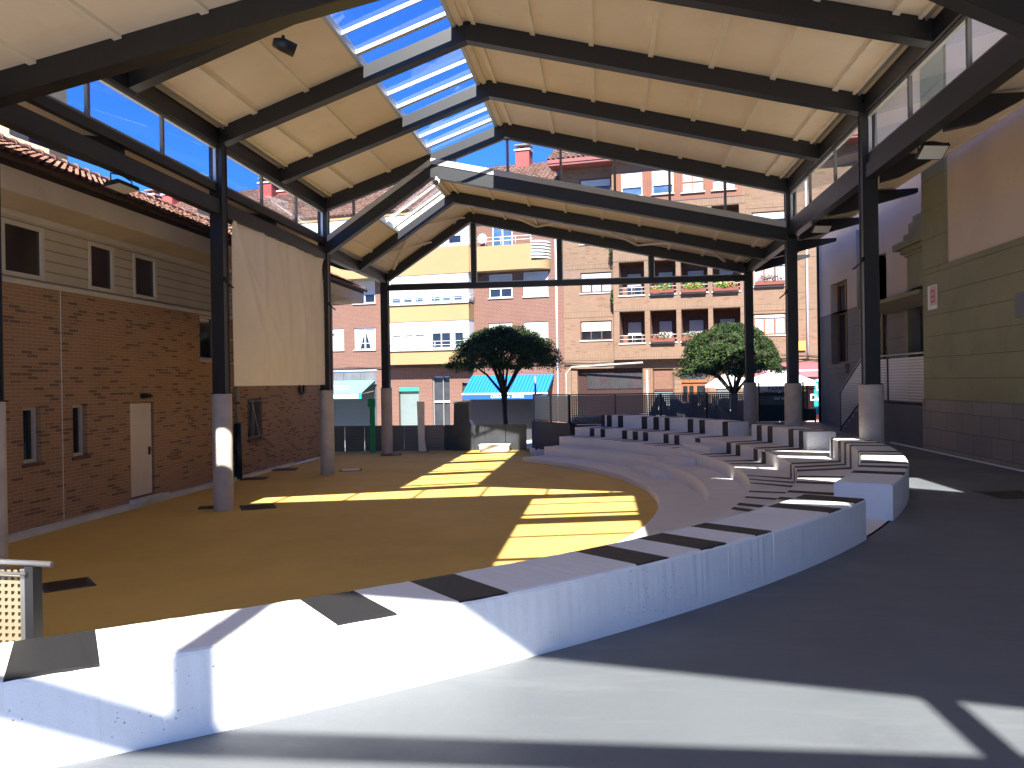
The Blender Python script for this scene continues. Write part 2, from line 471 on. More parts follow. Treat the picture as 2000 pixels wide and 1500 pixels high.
def tag(o, label, cat, group=None):
    o['label'] = label; o['category'] = cat
    if group: o['group'] = group
    return o
def thing(name, label, cat, loc=(0, 0, 0), rz=0, group=None):
    o = bpy.data.objects.new(name, None); COL.objects.link(o)
    o.empty_display_size = 0.3; o.location = loc; o.rotation_euler = (0, 0, rz)
    return tag(o, label, cat, group)
def struct(name, mb, kind='structure'):
    o = mb.build(name); o['kind'] = kind; return o
def rel(root, name, mb):
    """part given in world coordinates under a root that stands elsewhere"""
    o = mb.build(name, root); o.matrix_parent_inverse = root.matrix_basis.inverted(); return o
def text_mesh(body, size, mat, extrude=0.004, bold=False):
    cu = bpy.data.curves.new('t', 'FONT'); cu.body = body; cu.size = size; cu.extrude = extrude
    cu.align_x = 'CENTER'; cu.align_y = 'CENTER'
    if bold: cu.offset = size*0.025
    o = bpy.data.objects.new('t', cu); COL.objects.link(o)
    dg = bpy.context.evaluated_depsgraph_get(); dg.update()
    me = bpy.data.meshes.new_from_object(o.evaluated_get(dg))
    bpy.data.objects.remove(o)
    me.materials.clear(); me.materials.append(MATS[mat])
    return me
def text(name, body, size, mat, parent, loc, rot, extrude=0.004, bold=False):
    o = bpy.data.objects.new(name, text_mesh(body, size, mat, extrude, bold)); COL.objects.link(o)
    if parent: o.parent = parent
    o.location = loc; o.rotation_euler = rot
    return o

def wall_holes(mb, s0, s1, z0, z1, holes, d, depth, mat, back=None, rev=None):
    """wall face at depth d, real openings with reveals of the given depth"""
    xs = sorted({s0, s1, *[min(max(h[i], s0), s1) for h in holes for i in (0, 1)]})
    zs = sorted({z0, z1, *[min(max(h[i], z0), z1) for h in holes for i in (2, 3)]})
    for i in range(len(xs)-1):
        for j in range(len(zs)-1):
            cx, cz = (xs[i]+xs[i+1])/2, (zs[j]+zs[j+1])/2
            if any(h[0] < cx < h[1] and h[2] < cz < h[3] for h in holes): continue
            mb.face([(xs[i], d, zs[j]), (xs[i+1], d, zs[j]), (xs[i+1], d, zs[j+1]), (xs[i], d, zs[j+1])], mat)
    for h in holes:
        a, b, c, e = h[:4]; D = d+(h[4] if len(h) > 4 else depth); r = rev or mat
        mb.face([(a, d, c), (a, D, c), (a, D, e), (a, d, e)], r); mb.face([(b, d, c), (b, d, e), (b, D, e), (b, D, c)], r)
        mb.face([(a, d, e), (a, D, e), (b, D, e), (b, d, e)], r); mb.face([(a, d, c), (b, d, c), (b, D, c), (a, D, c)], r)
        if back: mb.face([(a, D, c), (b, D, c), (b, D, e), (a, D, e)], back)

def win(parent, tf, s0, s1, z0, z1, d, frame='white_metal', style='glass', pane='dark_glass', mull=1, fw=0.06, shut=0.5, sill='stone_sill', rail=0, nm='window'):
    """one window: frame mesh, pane / shutter / curtain as sub-parts"""
    m = MB(tf)
    m.box((s0, d-0.02, z0), (s0+fw, d+0.05, z1), frame); m.box((s1-fw, d-0.02, z0), (s1, d+0.05, z1), frame)
    m.box((s0+fw, d-0.02, z0), (s1-fw, d+0.05, z0+fw), frame); m.box((s0+fw, d-0.02, z1-fw), (s1-fw, d+0.05, z1), frame)
    zt = z1-fw; zb = z0+fw
    zs = zt-(zt-zb)*shut if style in ('half', 'closed', 'halfcurt') else zt
    if style != 'closed':
        for k in range(mull):
            x = s0+(s1-s0)*(k+1)/(mull+1)
            m.box((x-fw*0.6, d-0.018, zb), (x+fw*0.6, d+0.045, zs), frame)
        if rail: m.box((s0+fw, d-0.016, z0+(z1-z0)*rail-0.02), (s1-fw, d+0.045, z0+(z1-z0)*rail+0.02), frame)
    o = m.build(nm, parent)
    if style == 'closed': zs = zb
    if zs < zt-0.01:
        p = MB(tf); p.box((s0+fw, d-0.03, zs), (s1-fw, d-0.005, zt), 'shutter_slats'); p.box((s0+fw, d-0.036, zs-0.03), (s1-fw, d+0.0, zs), 'shutter_white'); p.build('shutter', o)
    if style != 'closed':
        p = MB(tf); p.box((s0+fw, d+0.03, zb), (s1-fw, d+0.036, zs), pane); p.build('pane', o)
    if 'curt' in style:
        p = MB(tf); n = 14
        for hs in (0, 1):
            a = s0+fw+0.01 if hs == 0 else s1-fw-0.01; b = (s0+s1)/2
            top = []; bot = []
            for i in range(n+1):
                t = i/n; x = a+(b-a)*t; xb = a+(b-a)*t*(0.45 if style == 'curtain' else 0.98)
                yy = d+0.026-0.006*math.cos(t*math.pi*10)
                top.append((x, yy, zs-0.01)); bot.append((xb, yy, zb+0.02))
            for i in range(n):
                p.face([bot[i], bot[i+1], top[i+1], top[i]], 'curtain')
        p.build('curtain', o)
    if sill:
        p = MB(tf); p.box((s0-0.05, d-0.16, z0-0.06), (s1+0.05, d+0.0, z0-0.002), sill); p.build('sill', o)
    return o

def tile_roof(mb, o, u, v, lu, lv, pu, pv, mat, r=None, seg=3, base='tiles_far'):
    """barrel tiles: rows up the slope, each tile its own half round shell with a raised lower end"""
    o = Vector(o); u = Vector(u).normalized(); v = Vector(v).normalized(); n = u.cross(v)
    if n.z < 0: n = -n
    nu = int(lu/pu); nv = int(math.ceil(lv/pv)); r = r or pu*0.36
    mb.face([o, o+u*lu, o+u*lu+v*lv, o+v*lv], base)
    for j in range(nv):
        for i in range(nu):
            c = o+u*(i+0.5)*pu+v*j*pv
            L = min(pv*1.12, lv-j*pv)
            if L <= 0.02: continue
            jit = random.uniform(-0.008, 0.008)
            a = []; b = []
            for k in range(seg+1):
                t = math.pi*k/seg
                off = -u*math.cos(t)*r; hgt = math.sin(t)*r*0.8
                a.append(c+off*1.06+n*(hgt+0.035+jit)); b.append(c+v*L+off*0.9+n*(hgt*0.9+0.004+jit))
            for k in range(seg):
                mb.face([a[k], a[k+1], b[k+1], b[k]], mat)
    return mb

# ============================================================ GROUND
CX, CY = -12.07, 17.33
def P(r, a, z):
    return (CX+r*math.cos(R(a)), CY+r*math.sin(R(a)), z)

m = MB(); m.box((-300, -300, -2.4), (300, 420, -1.55), 'far_ground'); struct('ground', m)
m = MB()      # sunken yellow stage floor, reaching under the tiers
m.prism([(-10.05, -8, 0), (-5.2, -8, 0), (-5.2, 2.0, 0), (1.6, 9.0, 0), (3.0, 17.0, 0), (1.0, 24.5, 0), (-2.2, 28.2, 0), (-2.95, 30.4, 0), (-2.95, 32.4, 0), (-10.9, 30.6, 0), (-10.9, 30.0, 0), (-10.05, 30.0, 0)], (0, 0, -0.3), 'yellow_floor')
struct('stage_floor', m)
m = MB()      # upper grey floor around the ring
arc = [(-84+i*1.5) for i in range(88)]
pin = [P(17.10, a, 1.0) for a in arc]
def outer(a):
    c, s = math.cos(R(a)), math.sin(R(a)); t = 1e9
    for lim, k in ((8.2-CX, c), (30.35-CY, s), (-60-CY, s)):
        if abs(k) > 1e-6 and lim/k > 0: t = min(t, lim/k)
    return (CX+t*c, CY+t*s, 1.0)
pout = [outer(a) for a in arc]
for i in range(len(arc)-1):
    m.face([pin[i], pout[i], pout[i+1], pin[i+1]], 'grey_floor')
m.face([pin[-1], pout[-1], (8.2, 30.35, 1.0), (-1.2, 30.35, 1.0), (-1.2, 29.5, 1.0)], 'grey_floor')
m.face([(8.2, 30.35, 1.0), (8.2, 30.35, -1.5), (-1.2, 30.35, -1.5), (-1.2, 30.35, 1.0)], 'retaining')
m.keep = True
struct('upper_floor', m)
m = MB(); m.face([(-60, -60, 1.006), (60, -60, 1.006), (60, -3.4, 1.006), (-60, -3.4, 1.006)], 'plaza_bounce'); m.keep = True  # pale unseen ground added to bounce sun up to the ceiling
struct('pavement', m)
m = MB()      # street and pavement in front of the far houses
def stz(x): return -0.85 if x < -5 else (-0.85+(x+5)*0.115 if x < 5 else 0.30)
xs = [-60, -20, -5, 0, 5, 10, 40]
for a, b in zip(xs, xs[1:]):
    m.face([(a, 30.45, stz(a)), (b, 30.45, stz(b)), (b, 60, stz(b)), (a, 60, stz(a))], 'street')
m.keep = True
struct('street', m)
m = MB()
for a, b in zip(xs, xs[1:]):
    ya, yb = 44-0.185*a-3.2, 44-0.185*b-3.2
    za, zb = stz(a), stz(b)
    m.face([(a, ya, za+0.13), (b, yb, zb+0.13), (b, 60, zb+0.13), (a, 60, za+0.13)], 'pavement')
    m.face([(a, ya, za-0.1), (b, yb, zb-0.1), (b, yb, zb+0.13), (a, ya, za+0.13)], 'pavement')
m.keep = True
struct('pavement', m)
m = MB()      # white kerb along the brick house and the white line at the station wall
m.box((-10.25, -6, -0.05), (-10.08, 21.55, 0.10), 'kerb_paint'); m.box((-10.25, 21.95, -0.05), (-10.14, 26.0, 0.06), 'kerb_paint')
m.box((-10.20, 16.6, 0.1), (-10.0, 17.9, 0.17), 'kerb_paint')
struct('kerb', m)
m = MB(); m.box((6.80, -6, 1.0), (6.868, 20.5, 1.018), 'white_paint'); struct('painted_line', m)

# ============================================================ AMPHITHEATRE
tiers = thing('amphitheatre', 'curved white and grey stepped seating rising from the yellow floor, painted with black stripes', 'seating', (CX, CY, 0))
A0, A1 = -80.0, 44.3
def ring(mb, prof, a0, a1, mat, stripes=(), smat='black_paint', step=1.0, ends=True, only=None, jit=0.0):
    """sweep a (r,z) profile through angle; stripes are angular bands of another paint"""
    cuts = {a0, a1}
    k = a0
    while k < a1: cuts.add(round(k, 3)); k += step
    for s in stripes:
        for q in s[:2]:
            if a0 < q < a1: cuts.add(q)
    cuts = sorted(cuts)
    base = []
    rj = random.Random(int(abs(a0)*10)); jm = [1 if 0 < i < len(prof)-1 else 0 for i in range(len(prof))]
    drift = 0.0
    for a in cuts:
        drift = drift*0.8+rj.gauss(0, 0.35)
        base.append(mb.pts([P(r+jit*jm[i]*(rj.gauss(0, 0.5)+drift*0.6), a, z+jit*jm[i]*0.5*(rj.gauss(0, 0.5)+drift)) for i, (r, z) in enumerate(prof)]))
    n = len(prof)
    for i in range(len(cuts)-1):
        mid = (cuts[i]+cuts[i+1])/2
        mt = smat if any(s[0] < mid < s[1] for s in stripes) else mat
        for j in range(n-1):
            mb.idx([(base[i]+j, base[i]+j+1, base[i+1]+j+1, base[i+1]+j)], mt if only is None or only[0] <= j <= only[1] else mat)
    if ends:
        mb.idx([tuple(base[0]+j for j in reversed(range(n))), tuple(base[-1]+j for j in range(n))], mat)

def rounded(r0, r1, z0, z1, c=0.018, open_outer=False):
    """profile of a low wall: inner foot, inner top edge, outer top edge, outer foot"""
    p = [(r0, z0), (r0, z1-c), (r0+c*0.3, z1-c*0.3), (r0+c, z1)]
    p += [(r1-c, z1), (r1-c*0.3, z1-c*0.3), (r1, z1-c), (r1, z0)]
    return p
TR = [(13.15, 14.12, 0.0, 0.14), (14.08, 14.86, 0.0, 0.43), (14.82, 15.64, 0.0, 0.72), (15.60, 17.13, 0.0, 1.0)]
def xang(r, z, x, lo, hi):
    """angle on circle r at height z whose picture column is x"""
    def col(a):
        p = Vector(P(r, a, z))-Vector((0, 0, 2.6)); c, s = math.cos(0.1114), math.sin(0.1114)
        u = p.x*c+p.y*s; d = -p.x*s+p.y*c; v = p.z; return 1000+1597*(u/d*0.99988-v/d*0.0154)
    best = min((abs(col(lo+(hi-lo)*i/4000)-x), lo+(hi-lo)*i/4000) for i in range(4001))
    return round(best[1], 3)
# riser of the fourth tier: columns of the black bands, far part (angle > -2)
R4 = [(41.16, 42.03), (39.13, 40.01), (34.89, 35.88), (32.78, 33.8), (30.76, 31.78), (26.64, 27.68), (24.41, 25.48), (12.94, 14.04), (10.68, 11.83), (6.08, 7.22), (3.69, 4.91), (-6.6, -5.6), (-8.8, -7.9), (-11.0, -10.0)]
T3 = [(-4.55, -4.0, 14.86), (-7.05, -6.5, 14.86), (-9.15, -8.55, 14.86), (-13.6, -12.95, 14.86), (-16.3, -15.6, 14.86), (-19.3, -18.4, 14.86), (-21.0, -20.1, 14.86)]
for i, (r0, r1, z0, z1) in enumerate(TR):
    mb = MB()
    c = 0.016
    prof = [(r0, z0), (r0, z1-c), (r0+c*0.3, z1-c*0.3), (r0+c, z1), (r1, z1), (r1, z0)]
    ring(mb, prof, A0, A1+(0, 0, 0.3, 0.5)[i], 'tier_paint' if i else 'tier_paint', step=1.2)
    def quadstrip(r_a, a_a, b_a, r_b, a_b, b_b, z, n=5):
        for k in range(n):
            t0, t1 = k/n, (k+1)/n
            q = []
            for t, e in ((t0, 0), (t0, 1), (t1, 1), (t1, 0)):
                r = r_a+(r_b-r_a)*t; a = (a_a+(a_b-a_a)*t) if e == 0 else (b_a+(b_b-b_a)*t)
                q.append(P(r, a, z+0.004))
            mb.face(q, 'black_paint')
    if i == 3:
        for a, b in R4:      # bands on the riser, 3 mm proud
            for k in range(2):
                aa = a+(b-a)*k/2; bb = a+(b-a)*(k+1)/2
                mb.face([P(r0-0.003, aa, 0.724), P(r0-0.003, bb, 0.724), P(r0-0.003, bb, z1-c), P(r0-0.003, aa, z1-c)], 'black_paint')
                mb.face([P(r0-0.003, aa, z1-c), P(r0-0.003, bb, z1-c), P(r0+c, bb, z1+0.004), P(r0+c, aa, z1+0.004)], 'black_paint')
        # the bands carry on over the tread to the foot of the top bench
        T4 = list(zip(R4[:7]+[(19.94, 21.06)]+R4[7:], [(41.73, 42.63), (39.74, 40.64), (35.46, 36.47), (33.35, 34.36), (31.41, 32.34), (27.1, 28.14), (24.92, 25.97), (20.57, 21.64),
              (13.94, 14.97), (11.73, 12.79), (7.24, 8.36), (5.03, 6.09), (-5.0, -4.1), (-6.9, -6.1), (-9.0, -8.2)]))
        T4 += [((-14.2, -13.3), (-14.0, -13.1)), ((-16.9, -16.0), (-17.2, -16.3)), ((-21.0, -20.1), (-21.4, -20.5)), ((-23.6, -22.7), (-24.4, -23.5))]
        for (a, b), (c1, d1) in T4:
            if c1 > A1: c1, d1 = A1-0.9, A1-0.3
            quadstrip(r0+c, a, b, 16.53, c1, d1, z1)
        mb.face([P(r0-0.003, 19.94, 0.864), P(r0-0.003, 21.06, 0.864), P(r0-0.003, 21.06, z1-c), P(r0-0.003, 19.94, z1-c)], 'black_paint')
    if i == 2:
        for (a, b), (re_, e0) in zip(R4[:11], [(15.14, 43.2), (14.95, 40.3), (14.92, 36.0), (14.86, 33.5), (14.86, 31.5), (14.86, 26.9), (14.86, 24.5), (14.86, 12.9), (14.86, 10.7), (14.86, 6.1), (14.86, 3.8)]):
            e = (e0, e0+0.75)
            quadstrip(re_, e[0], e[1], 15.59, a, b, z1)
        quadstrip(14.87, 20.7, 21.3, 15.2, 21.3, 21.9, z1)
        for (a, b, rr), (c1, d1) in zip(T3, [(-6.6, -5.6), (-8.8, -7.9), (-11.0, -10.0), (-13.9, -13.2), (-16.9, -16.1), (-20.4, -19.4), (-22.4, -21.4)]):
            quadstrip(rr-0.02, a, b, 15.59, c1, d1, z1)
    o = rel(tiers, 'tier', mb)
# half-height steps of the aisle
for (r0, r1, z0, z1) in ((13.62, 14.07, 0.141, 0.285), (14.38, 14.81, 0.431, 0.575), (15.16, 15.59, 0.721, 0.86)):
    mb = MB(); ring(mb, rounded(r0, r1, z0, z1, 0.012)[:-4]+[(r1, z1), (r1, z0)], 14.2, 20.5, 'tier_paint', step=1.0); rel(tiers, 'aisle_step', mb)

# top benches
def bench(label, a0, a1, stripes, only=(0, 4), r0=16.53, r1=17.15):
    mb = MB()
    prof = rounded(r0, r1, 1.0, 1.4, 0.024)
    ring(mb, prof, a0, a1, 'white_paint', stripes, step=0.16 if a0 < -50 else 0.4, only=only, jit=0.0035)
    t = thing('curved_bench', label, 'bench', P((r0+r1)/2, (a0+a1)/2, 1.0), group='striped benches along the top of the seating')
    rel(t, 'seat_block', mb)
    return t
bench('long low white curved bench in the foreground with eight black bands across its top', -80, -31.6,
      [(-56.0, -54.8), (-51.25, -50.15), (-48.9, -47.8), (-44.3, -43.2), (-42.0, -40.95), (-39.6, -38.75), (-35.0, -34.0), (-32.7, -31.6), (-61.5, -60.4), (-66, -65)], (2, 4))
bench('curved white bench block with bare pale near end and thin black bands beyond', -27.4, -1.6,
      [(-24.0, -22.9), (-21.4, -20.4), (-19.4, -18.5), (-15.0, -14.2), (-13.2, -12.4), (-9.0, -8.2), (-6.9, -6.1), (-5.0, -4.1), (-2.6, -1.9)])
bench('short striped bench block with a bare pale end, in front of the middle right column', 4.1, 15.99,
      [(5.03, 6.09), (7.24, 8.36), (11.73, 12.79), (13.94, 14.97)])
bench('striped white bench along the far perforated railing, furthest from the camera', 20.5, 43.6,
      [(41.73, 42.63), (39.74, 40.64), (35.46, 36.47), (33.35, 34.36), (31.41, 32.34), (27.1, 28.14), (24.92, 25.97), (20.57, 21.64), (42.95, 43.6)])


# ============================================================ CANOPY
XL, XR = -8.0, 5.13
canopy = thing('canopy', 'large open steel canopy with black rafters, cream ceiling and a strip of skylights', 'canopy', (0, 0, 0))
KIND = {'mid': dict(e=7.64, rx=-2.65, rz=9.53, t=0.35, tr=0.38), 'far': dict(e=6.30, rx=-4.77, rz=8.47, t=0.34, tr=0.36), 'near': dict(e=6.30, rx=1.30, rz=8.24, t=0.34, tr=0.36)}
def zlow(k, x):
    d = KIND[k]
    if x <= d['rx']: return d['e']+(d['rz']-d['e'])*(x-XL)/(d['rx']-XL)
    return d['e']+(d['rz']-d['e'])*(XR-x)/(XR-d['rx'])
def ztop(k, x):
    d = KIND[k]
    if x <= d['rx']: return d['e']+d['t']+(d['rz']+d['tr']-d['e']-d['t'])*(x-XL)/(d['rx']-XL)
    return d['e']+d['t']+(d['rz']+d['tr']-d['e']-d['t'])*(XR-x)/(XR-d['rx'])
def rafter(k, y, left=True, right=True, wd=0.2):
    d = KIND[k]; rx = d['rx']
    for side, on in ((0, left), (1, right)):
        if not on: continue
        xa, xb = (XL, rx-0.001) if side == 0 else (rx+0.001, XR)
        mb = MB(); mb.prism([(xa, y-wd/2, zlow(k, xa)), (xb, y-wd/2, zlow(k, xb)), (xb, y-wd/2, ztop(k, xb)), (xa, y-wd/2, ztop(k, xa))], (0, wd, 0), 'dark_steel')
        # thin bottom flange
        mb.prism([(xa, y-wd/2-0.03, zlow(k, xa)-0.016), (xb, y-wd/2-0.03, zlow(k, xb)-0.016), (xb, y-wd/2-0.03, zlow(k, xb)+0.002), (xa, y-wd/2-0.03, zlow(k, xa)+0.002)], (0, wd+0.06, 0), 'dark_steel')
        mb.build('rafter', canopy)
FR = {'mid': [9.85, 13.15, 16.45, 19.72, 23.0], 'far': [23.0, 26.3, 29.6]}
for y in FR['mid']: rafter('mid', y)
for y in (23.0, 26.3, 29.6): rafter('far', y+(0.0 if y != 23.0 else -0.004), wd=0.2 if y != 23.0 else 0.206)
rafter('near', 9.854, wd=0.206); rafter('near', 6.6, right=False); rafter('near', 2.6)  # middle frame lacks its right half so the sun patch stays whole
rafter('far', 2.3, wd=0.18); rafter('far', -2.2)

def panel(k, poly, ribs=(), name='roof_panel', y0=0, y1=0):
    """ceiling slab over a plan polygon (one slope), with boards' cover strips underneath"""
    mb = MB(); n = len(poly)
    lo = [(x, y, ztop(k, x)+0.004) for x, y in poly]; hi = [(x, y, ztop(k, x)+0.16) for x, y in poly]
    a = mb.pts(lo); b = mb.pts(hi)
    mb.idx([tuple(range(a, a+n))], 'ceiling'); mb.idx([tuple(reversed(range(b, b+n)))], 'roof_sheet')
    mb.idx([(a+i, a+(i+1) % n, b+(i+1) % n, b+i) for i in range(n)], 'ceiling_rib')
    for x, ya, yb, w_ in ribs:
        x0, x1 = x-w_/2, x+w_/2
        mb.prism([(x0, ya, ztop(k, x0)-0.05), (x1, ya, ztop(k, x1)-0.05), (x1, ya, ztop(k, x1)+0.006), (x0, ya, ztop(k, x0)+0.006)], (0, yb-ya, 0), 'ceiling_rib')
    return mb.build(name, canopy)
def rect(x0, x1, y0, y1): return [(x0, y0), (x1, y0), (x1, y1), (x0, y1)]
def skylight(k, x0, x1, y0, y1):
    mb = MB(); ins = 0.10
    for yc, wd in ((y0+ins+0.30, 0.12), (y1-ins-0.46, 0.12), ((y0+y1)/2+0.15, 0.04)):
        mb.prism([(x0, yc-wd/2, ztop(k, x0)+0.02), (x1, yc-wd/2, ztop(k, x1)+0.02), (x1, yc-wd/2, ztop(k, x1)+0.10), (x0, yc-wd/2, ztop(k, x0)+0.10)], (0, wd, 0), 'white_metal')
    for x in (x0, x1):
        mb.prism([(x-0.04, y0, ztop(k, x)-0.02), (x+0.04, y0, ztop(k, x)-0.02), (x+0.04, y0, ztop(k, x)+0.15), (x-0.04, y0, ztop(k, x)+0.15)], (0, y1-y0, 0), 'white_metal')
    o = mb.build('skylight', canopy)
    mb = MB(); mb.face([(x0+0.04, y0, ztop(k, x0)+0.115), (x1-0.04, y0, ztop(k, x1)+0.115), (x1-0.04, y1, ztop(k, x1)+0.115), (x0+0.04, y1, ztop(k, x0)+0.115)], 'clear_glass')
    mb.build('pane', o)
# middle, highest roof
for i in range(4):
    ya, yb = FR['mid'][i], FR['mid'][i+1]
    ya2, yb2 = ya+0.1, yb-0.1
    xs_l = [-6.0, -7.12]; xs_r = [-2.47+1.163*j for j in range(1, 7)]
    panel('mid', rect(XL-0.12, -4.87, ya, yb), [(x, ya2, yb2, 0.10) for x in xs_l]+[(-7.74, ya2, yb2, 0.05)])
    skylight('mid', -4.83, -2.91, ya, yb)
    panel('mid', rect(-2.87, -2.65, ya, yb), [(-2.76, ya2, yb2, 0.09)])
    ribs = [(-2.50, ya2, yb2, 0.09)]+[(x, ya2, yb2, 0.10) for x in xs_r]+[(4.86, ya2, yb2, 0.05)]
    if i == 0:
        panel('mid', [(-2.65, ya), (XR+0.12, ya), (XR+0.12, 9.97), (3.0, 10.5), (-2.65, 10.5)])  # panels part round an added slot that lets a sun patch through
        panel('mid', [(-2.65, 10.5), (3.0, 10.5), (XR+0.12, 10.68), (XR+0.12, yb), (-2.65, yb)], [(x, 10.75, yb2, w_) for x, _, _, w_ in ribs])
    else:
        panel('mid', rect(-2.65, XR+0.12, ya, yb), ribs)
# far, lower roof
for ya, yb in ((23.0, 26.3), (26.3, 29.9)):
    ya2, yb2 = ya+0.1, min(yb, 29.6)-0.1
    rr = [(-4.6, ya2, yb2, 0.08)]+[(-3.45+1.163*j, ya2, yb2, 0.09) for j in range(0, 8)]
    if ya < 25:
        panel('far', rect(XL-0.12, -6.69, ya, yb), [(-7.5, ya2, yb2, 0.08)]); skylight('far', -6.65, -5.0, ya, yb)
        panel('far', rect(-4.96, -4.77, ya, yb), [(-4.87, ya2, yb2, 0.07)])
    else:
        panel('far', rect(XL-0.12, -4.77, ya, yb), [(-7.5, ya2, yb2, 0.08), (-6.4, ya2, yb2, 0.08), (-5.3, ya2, yb2, 0.08)])
    panel('far', rect(-4.77, XR+0.12, ya, yb), rr)
# nearer lower roof (overhead)
nr = [(-7.2+1.163*j, 2.7, 9.74, 0.10) for j in range(0, 5)]
panel('near', rect(XL-0.12, -1.42, 2.6, 9.85), nr)
for ya, yb in ((2.6, 6.6), (6.6, 9.85)): skylight('near', -1.38, 0.92, ya, yb)
panel('near', rect(0.96, 1.30, 2.6, 9.85))
panel('near', [(1.30, 2.6), (5.25, 2.6), (5.25, 5.3), (3.0, 6.1), (1.30, 6.1)])  # added wedge slot out of view, shaped to throw sun on the seating
panel('near', [(1.30, 6.1), (3.0, 6.1), (5.25, 7.35), (5.25, 9.85), (1.30, 9.85)], [(1.50, 6.2, 9.74, 0.09), (2.9, 6.2, 9.74, 0.09), (4.2, 7.0, 9.74, 0.09)])
# front roof section over the camera
panel('far', rect(XL-0.12, -4.77, -2.3, 2.3)); panel('far', rect(-4.77, 1.7, -2.3, 2.3)); panel('far', rect(1.7, 2.45, -2.3, 1.42))  # gap before the next panel is an added slot for a sun strip
panel('far', rect(1.7, 2.45, 1.78, 2.3)); panel('far', rect(2.45, 5.25, -2.3, 2.3))

mb = MB()
cx_ = [(-8.0+13.13*i/60) for i in range(61)]
for x0, x1 in zip(cx_, cx_[1:]):
    lo0, lo1, hi0, hi1 = ztop('far', x0)+0.0, ztop('far', x1)+0.0, zlow('near', x0)+0.1, zlow('near', x1)+0.1
    if hi0 > lo0 and hi1 > lo1: mb.prism([(x0, 2.44, lo0), (x1, 2.44, lo1), (x1, 2.44, hi1), (x0, 2.44, hi0)], (0, 0.03, 0), 'ceiling')
mb.build('light_stop', canopy)  # added unseen board, stops sun leaking between the two roof levels
# wind bracing under the last bay
mb = MB()
def bp(x, y): return (x, y, ztop('far', x)-0.11)
for a, b in ((((-7.6), 26.5), (-6.2, 29.4)), ((-6.2, 26.5), (-7.6, 29.4)), ((-6.1, 26.5), (-4.95, 29.4)), ((-4.0, 26.5), (-2.3, 29.4)), ((-0.6, 26.5), (-2.3, 29.4)), ((-0.5, 26.5), (1.3, 29.4)), ((3.0, 26.5), (1.3, 29.4)), ((3.1, 26.5), (4.3, 29.4))):
    mb.beam(bp(*a), bp(*b), 0.09, 0.05, 'ceiling_rib')
mb.build('wind_brace', canopy)

# columns with concrete drums
for side, X in ((0, XL), (1, XR)):
    for y, zt in ((-2.2, 6.3), (3.25, 6.3), (9.85, 7.64), (16.45, 7.64), (23.0, 7.64), (29.6, 6.3)):
        mb = MB()
        mb.box((X-0.125, y-0.10, 2.44), (X+0.125, y+0.10, zt+0.30), 'dark_steel')
        mb.box((X-0.14, y-0.125, 2.44), (X+0.14, y-0.10, zt+0.2), 'dark_steel'); mb.box((X-0.14, y+0.10, 2.44), (X+0.14, y+0.125, zt+0.2), 'dark_steel')
        mb.box((X-0.17, y-0.17, 2.44), (X+0.17, y+0.17, 2.46), 'dark_steel')
        o = mb.build('column', canopy)
        rr = 0.205 if side == 0 else 0.225
        zb = -0.02 if side == 0 else 0.99
        dm = MB(); N = 40; prof = [(0.0, 2.442), (rr-0.02, 2.442), (rr, 2.43), (rr, zb), ]
        base = [dm.pts([(X+r*math.cos(2*math.pi*j/N), y+r*math.sin(2*math.pi*j/N), z) for j in range(N)]) for r, z in prof[1:]]
        for b0, b1 in zip(base, base[1:]): dm.idx([(b0+j, b0+(j+1) % N, b1+(j+1) % N, b1+j) for j in range(N)], 'concrete', True)
        dm.idx([tuple(base[0]+j for j in range(N))], 'concrete')
        dm.build('concrete_drum', o)

# eave beams, clerestory
def longbox(name, X0, X1, y0, y1, z0, z1, mat, par=canopy):
    mb = MB(); mb.box((X0, y0, z0), (X1, y1, z1), mat); return mb.build(name, par)
for side, X in ((0, XL), (1, XR)):
    sg = -1 if side == 0 else 1
    inn = X-sg*0.10; out = X+sg*0.10
    longbox('eave_beam', inn, out, 9.97, 22.88, 7.64, 7.975, 'dark_steel')
    longbox('eave_trim', X-sg*0.17, X-sg*0.20, 9.97, 22.88, 7.98, 8.06, 'light_steel')
    longbox('eave_trim', X-sg*0.24, X-sg*0.27, 9.97, 22.88, 8.03, 8.10, 'ceiling_rib')
    longbox('glazing_channel', X-0.035, X+0.035, 9.97, 22.88, 7.565, 7.638, 'grey_steel')
    longbox('sill_beam', X-0.06, X+0.06, 9.97, 22.88, 6.67, 6.83, 'dark_steel')
    longbox('sill_channel', X-0.035, X+0.035, 9.97, 22.88, 6.832, 6.875, 'grey_steel')
    if side == 0: longbox('lower_beam', X-0.10, X+0.10, 9.97, 22.88, 6.20, 6.50, 'dark_steel')
    else: longbox('lower_beam', X-0.10, X+0.10, 9.97, 22.88, 6.38, 6.655, 'dark_steel')
    for a, b in ((-2.2, 9.75), (23.12, 29.9)):
        longbox('eave_beam', inn, out, a, b, 6.30, 6.63, 'dark_steel')
    longbox('eave_trim', X-sg*0.17, X-sg*0.20, 23.12, 29.4, 6.64, 6.71, 'light_steel')
    for a, b in ((9.85, 16.45), (16.45, 23.0)):
        for q, hw, mt in ((a+2.2, 0.035, 'grey_steel'), (a+4.4, 0.035, 'grey_steel'), (a+0.14, 0.025, 'light_steel'), (b-0.14, 0.025, 'light_steel')):
            g = MB(); g.box((X-0.03, q-hw, 6.876), (X+0.03, q+hw, 7.564), mt); g.build('mullion', canopy)
        g = MB(); g.face([(X, a+0.165, 6.876), (X, b-0.165, 6.876), (X, b-0.165, 7.564), (X, a+0.165, 7.564)], 'clerestory_glass'); g.build('glass_pane', canopy)
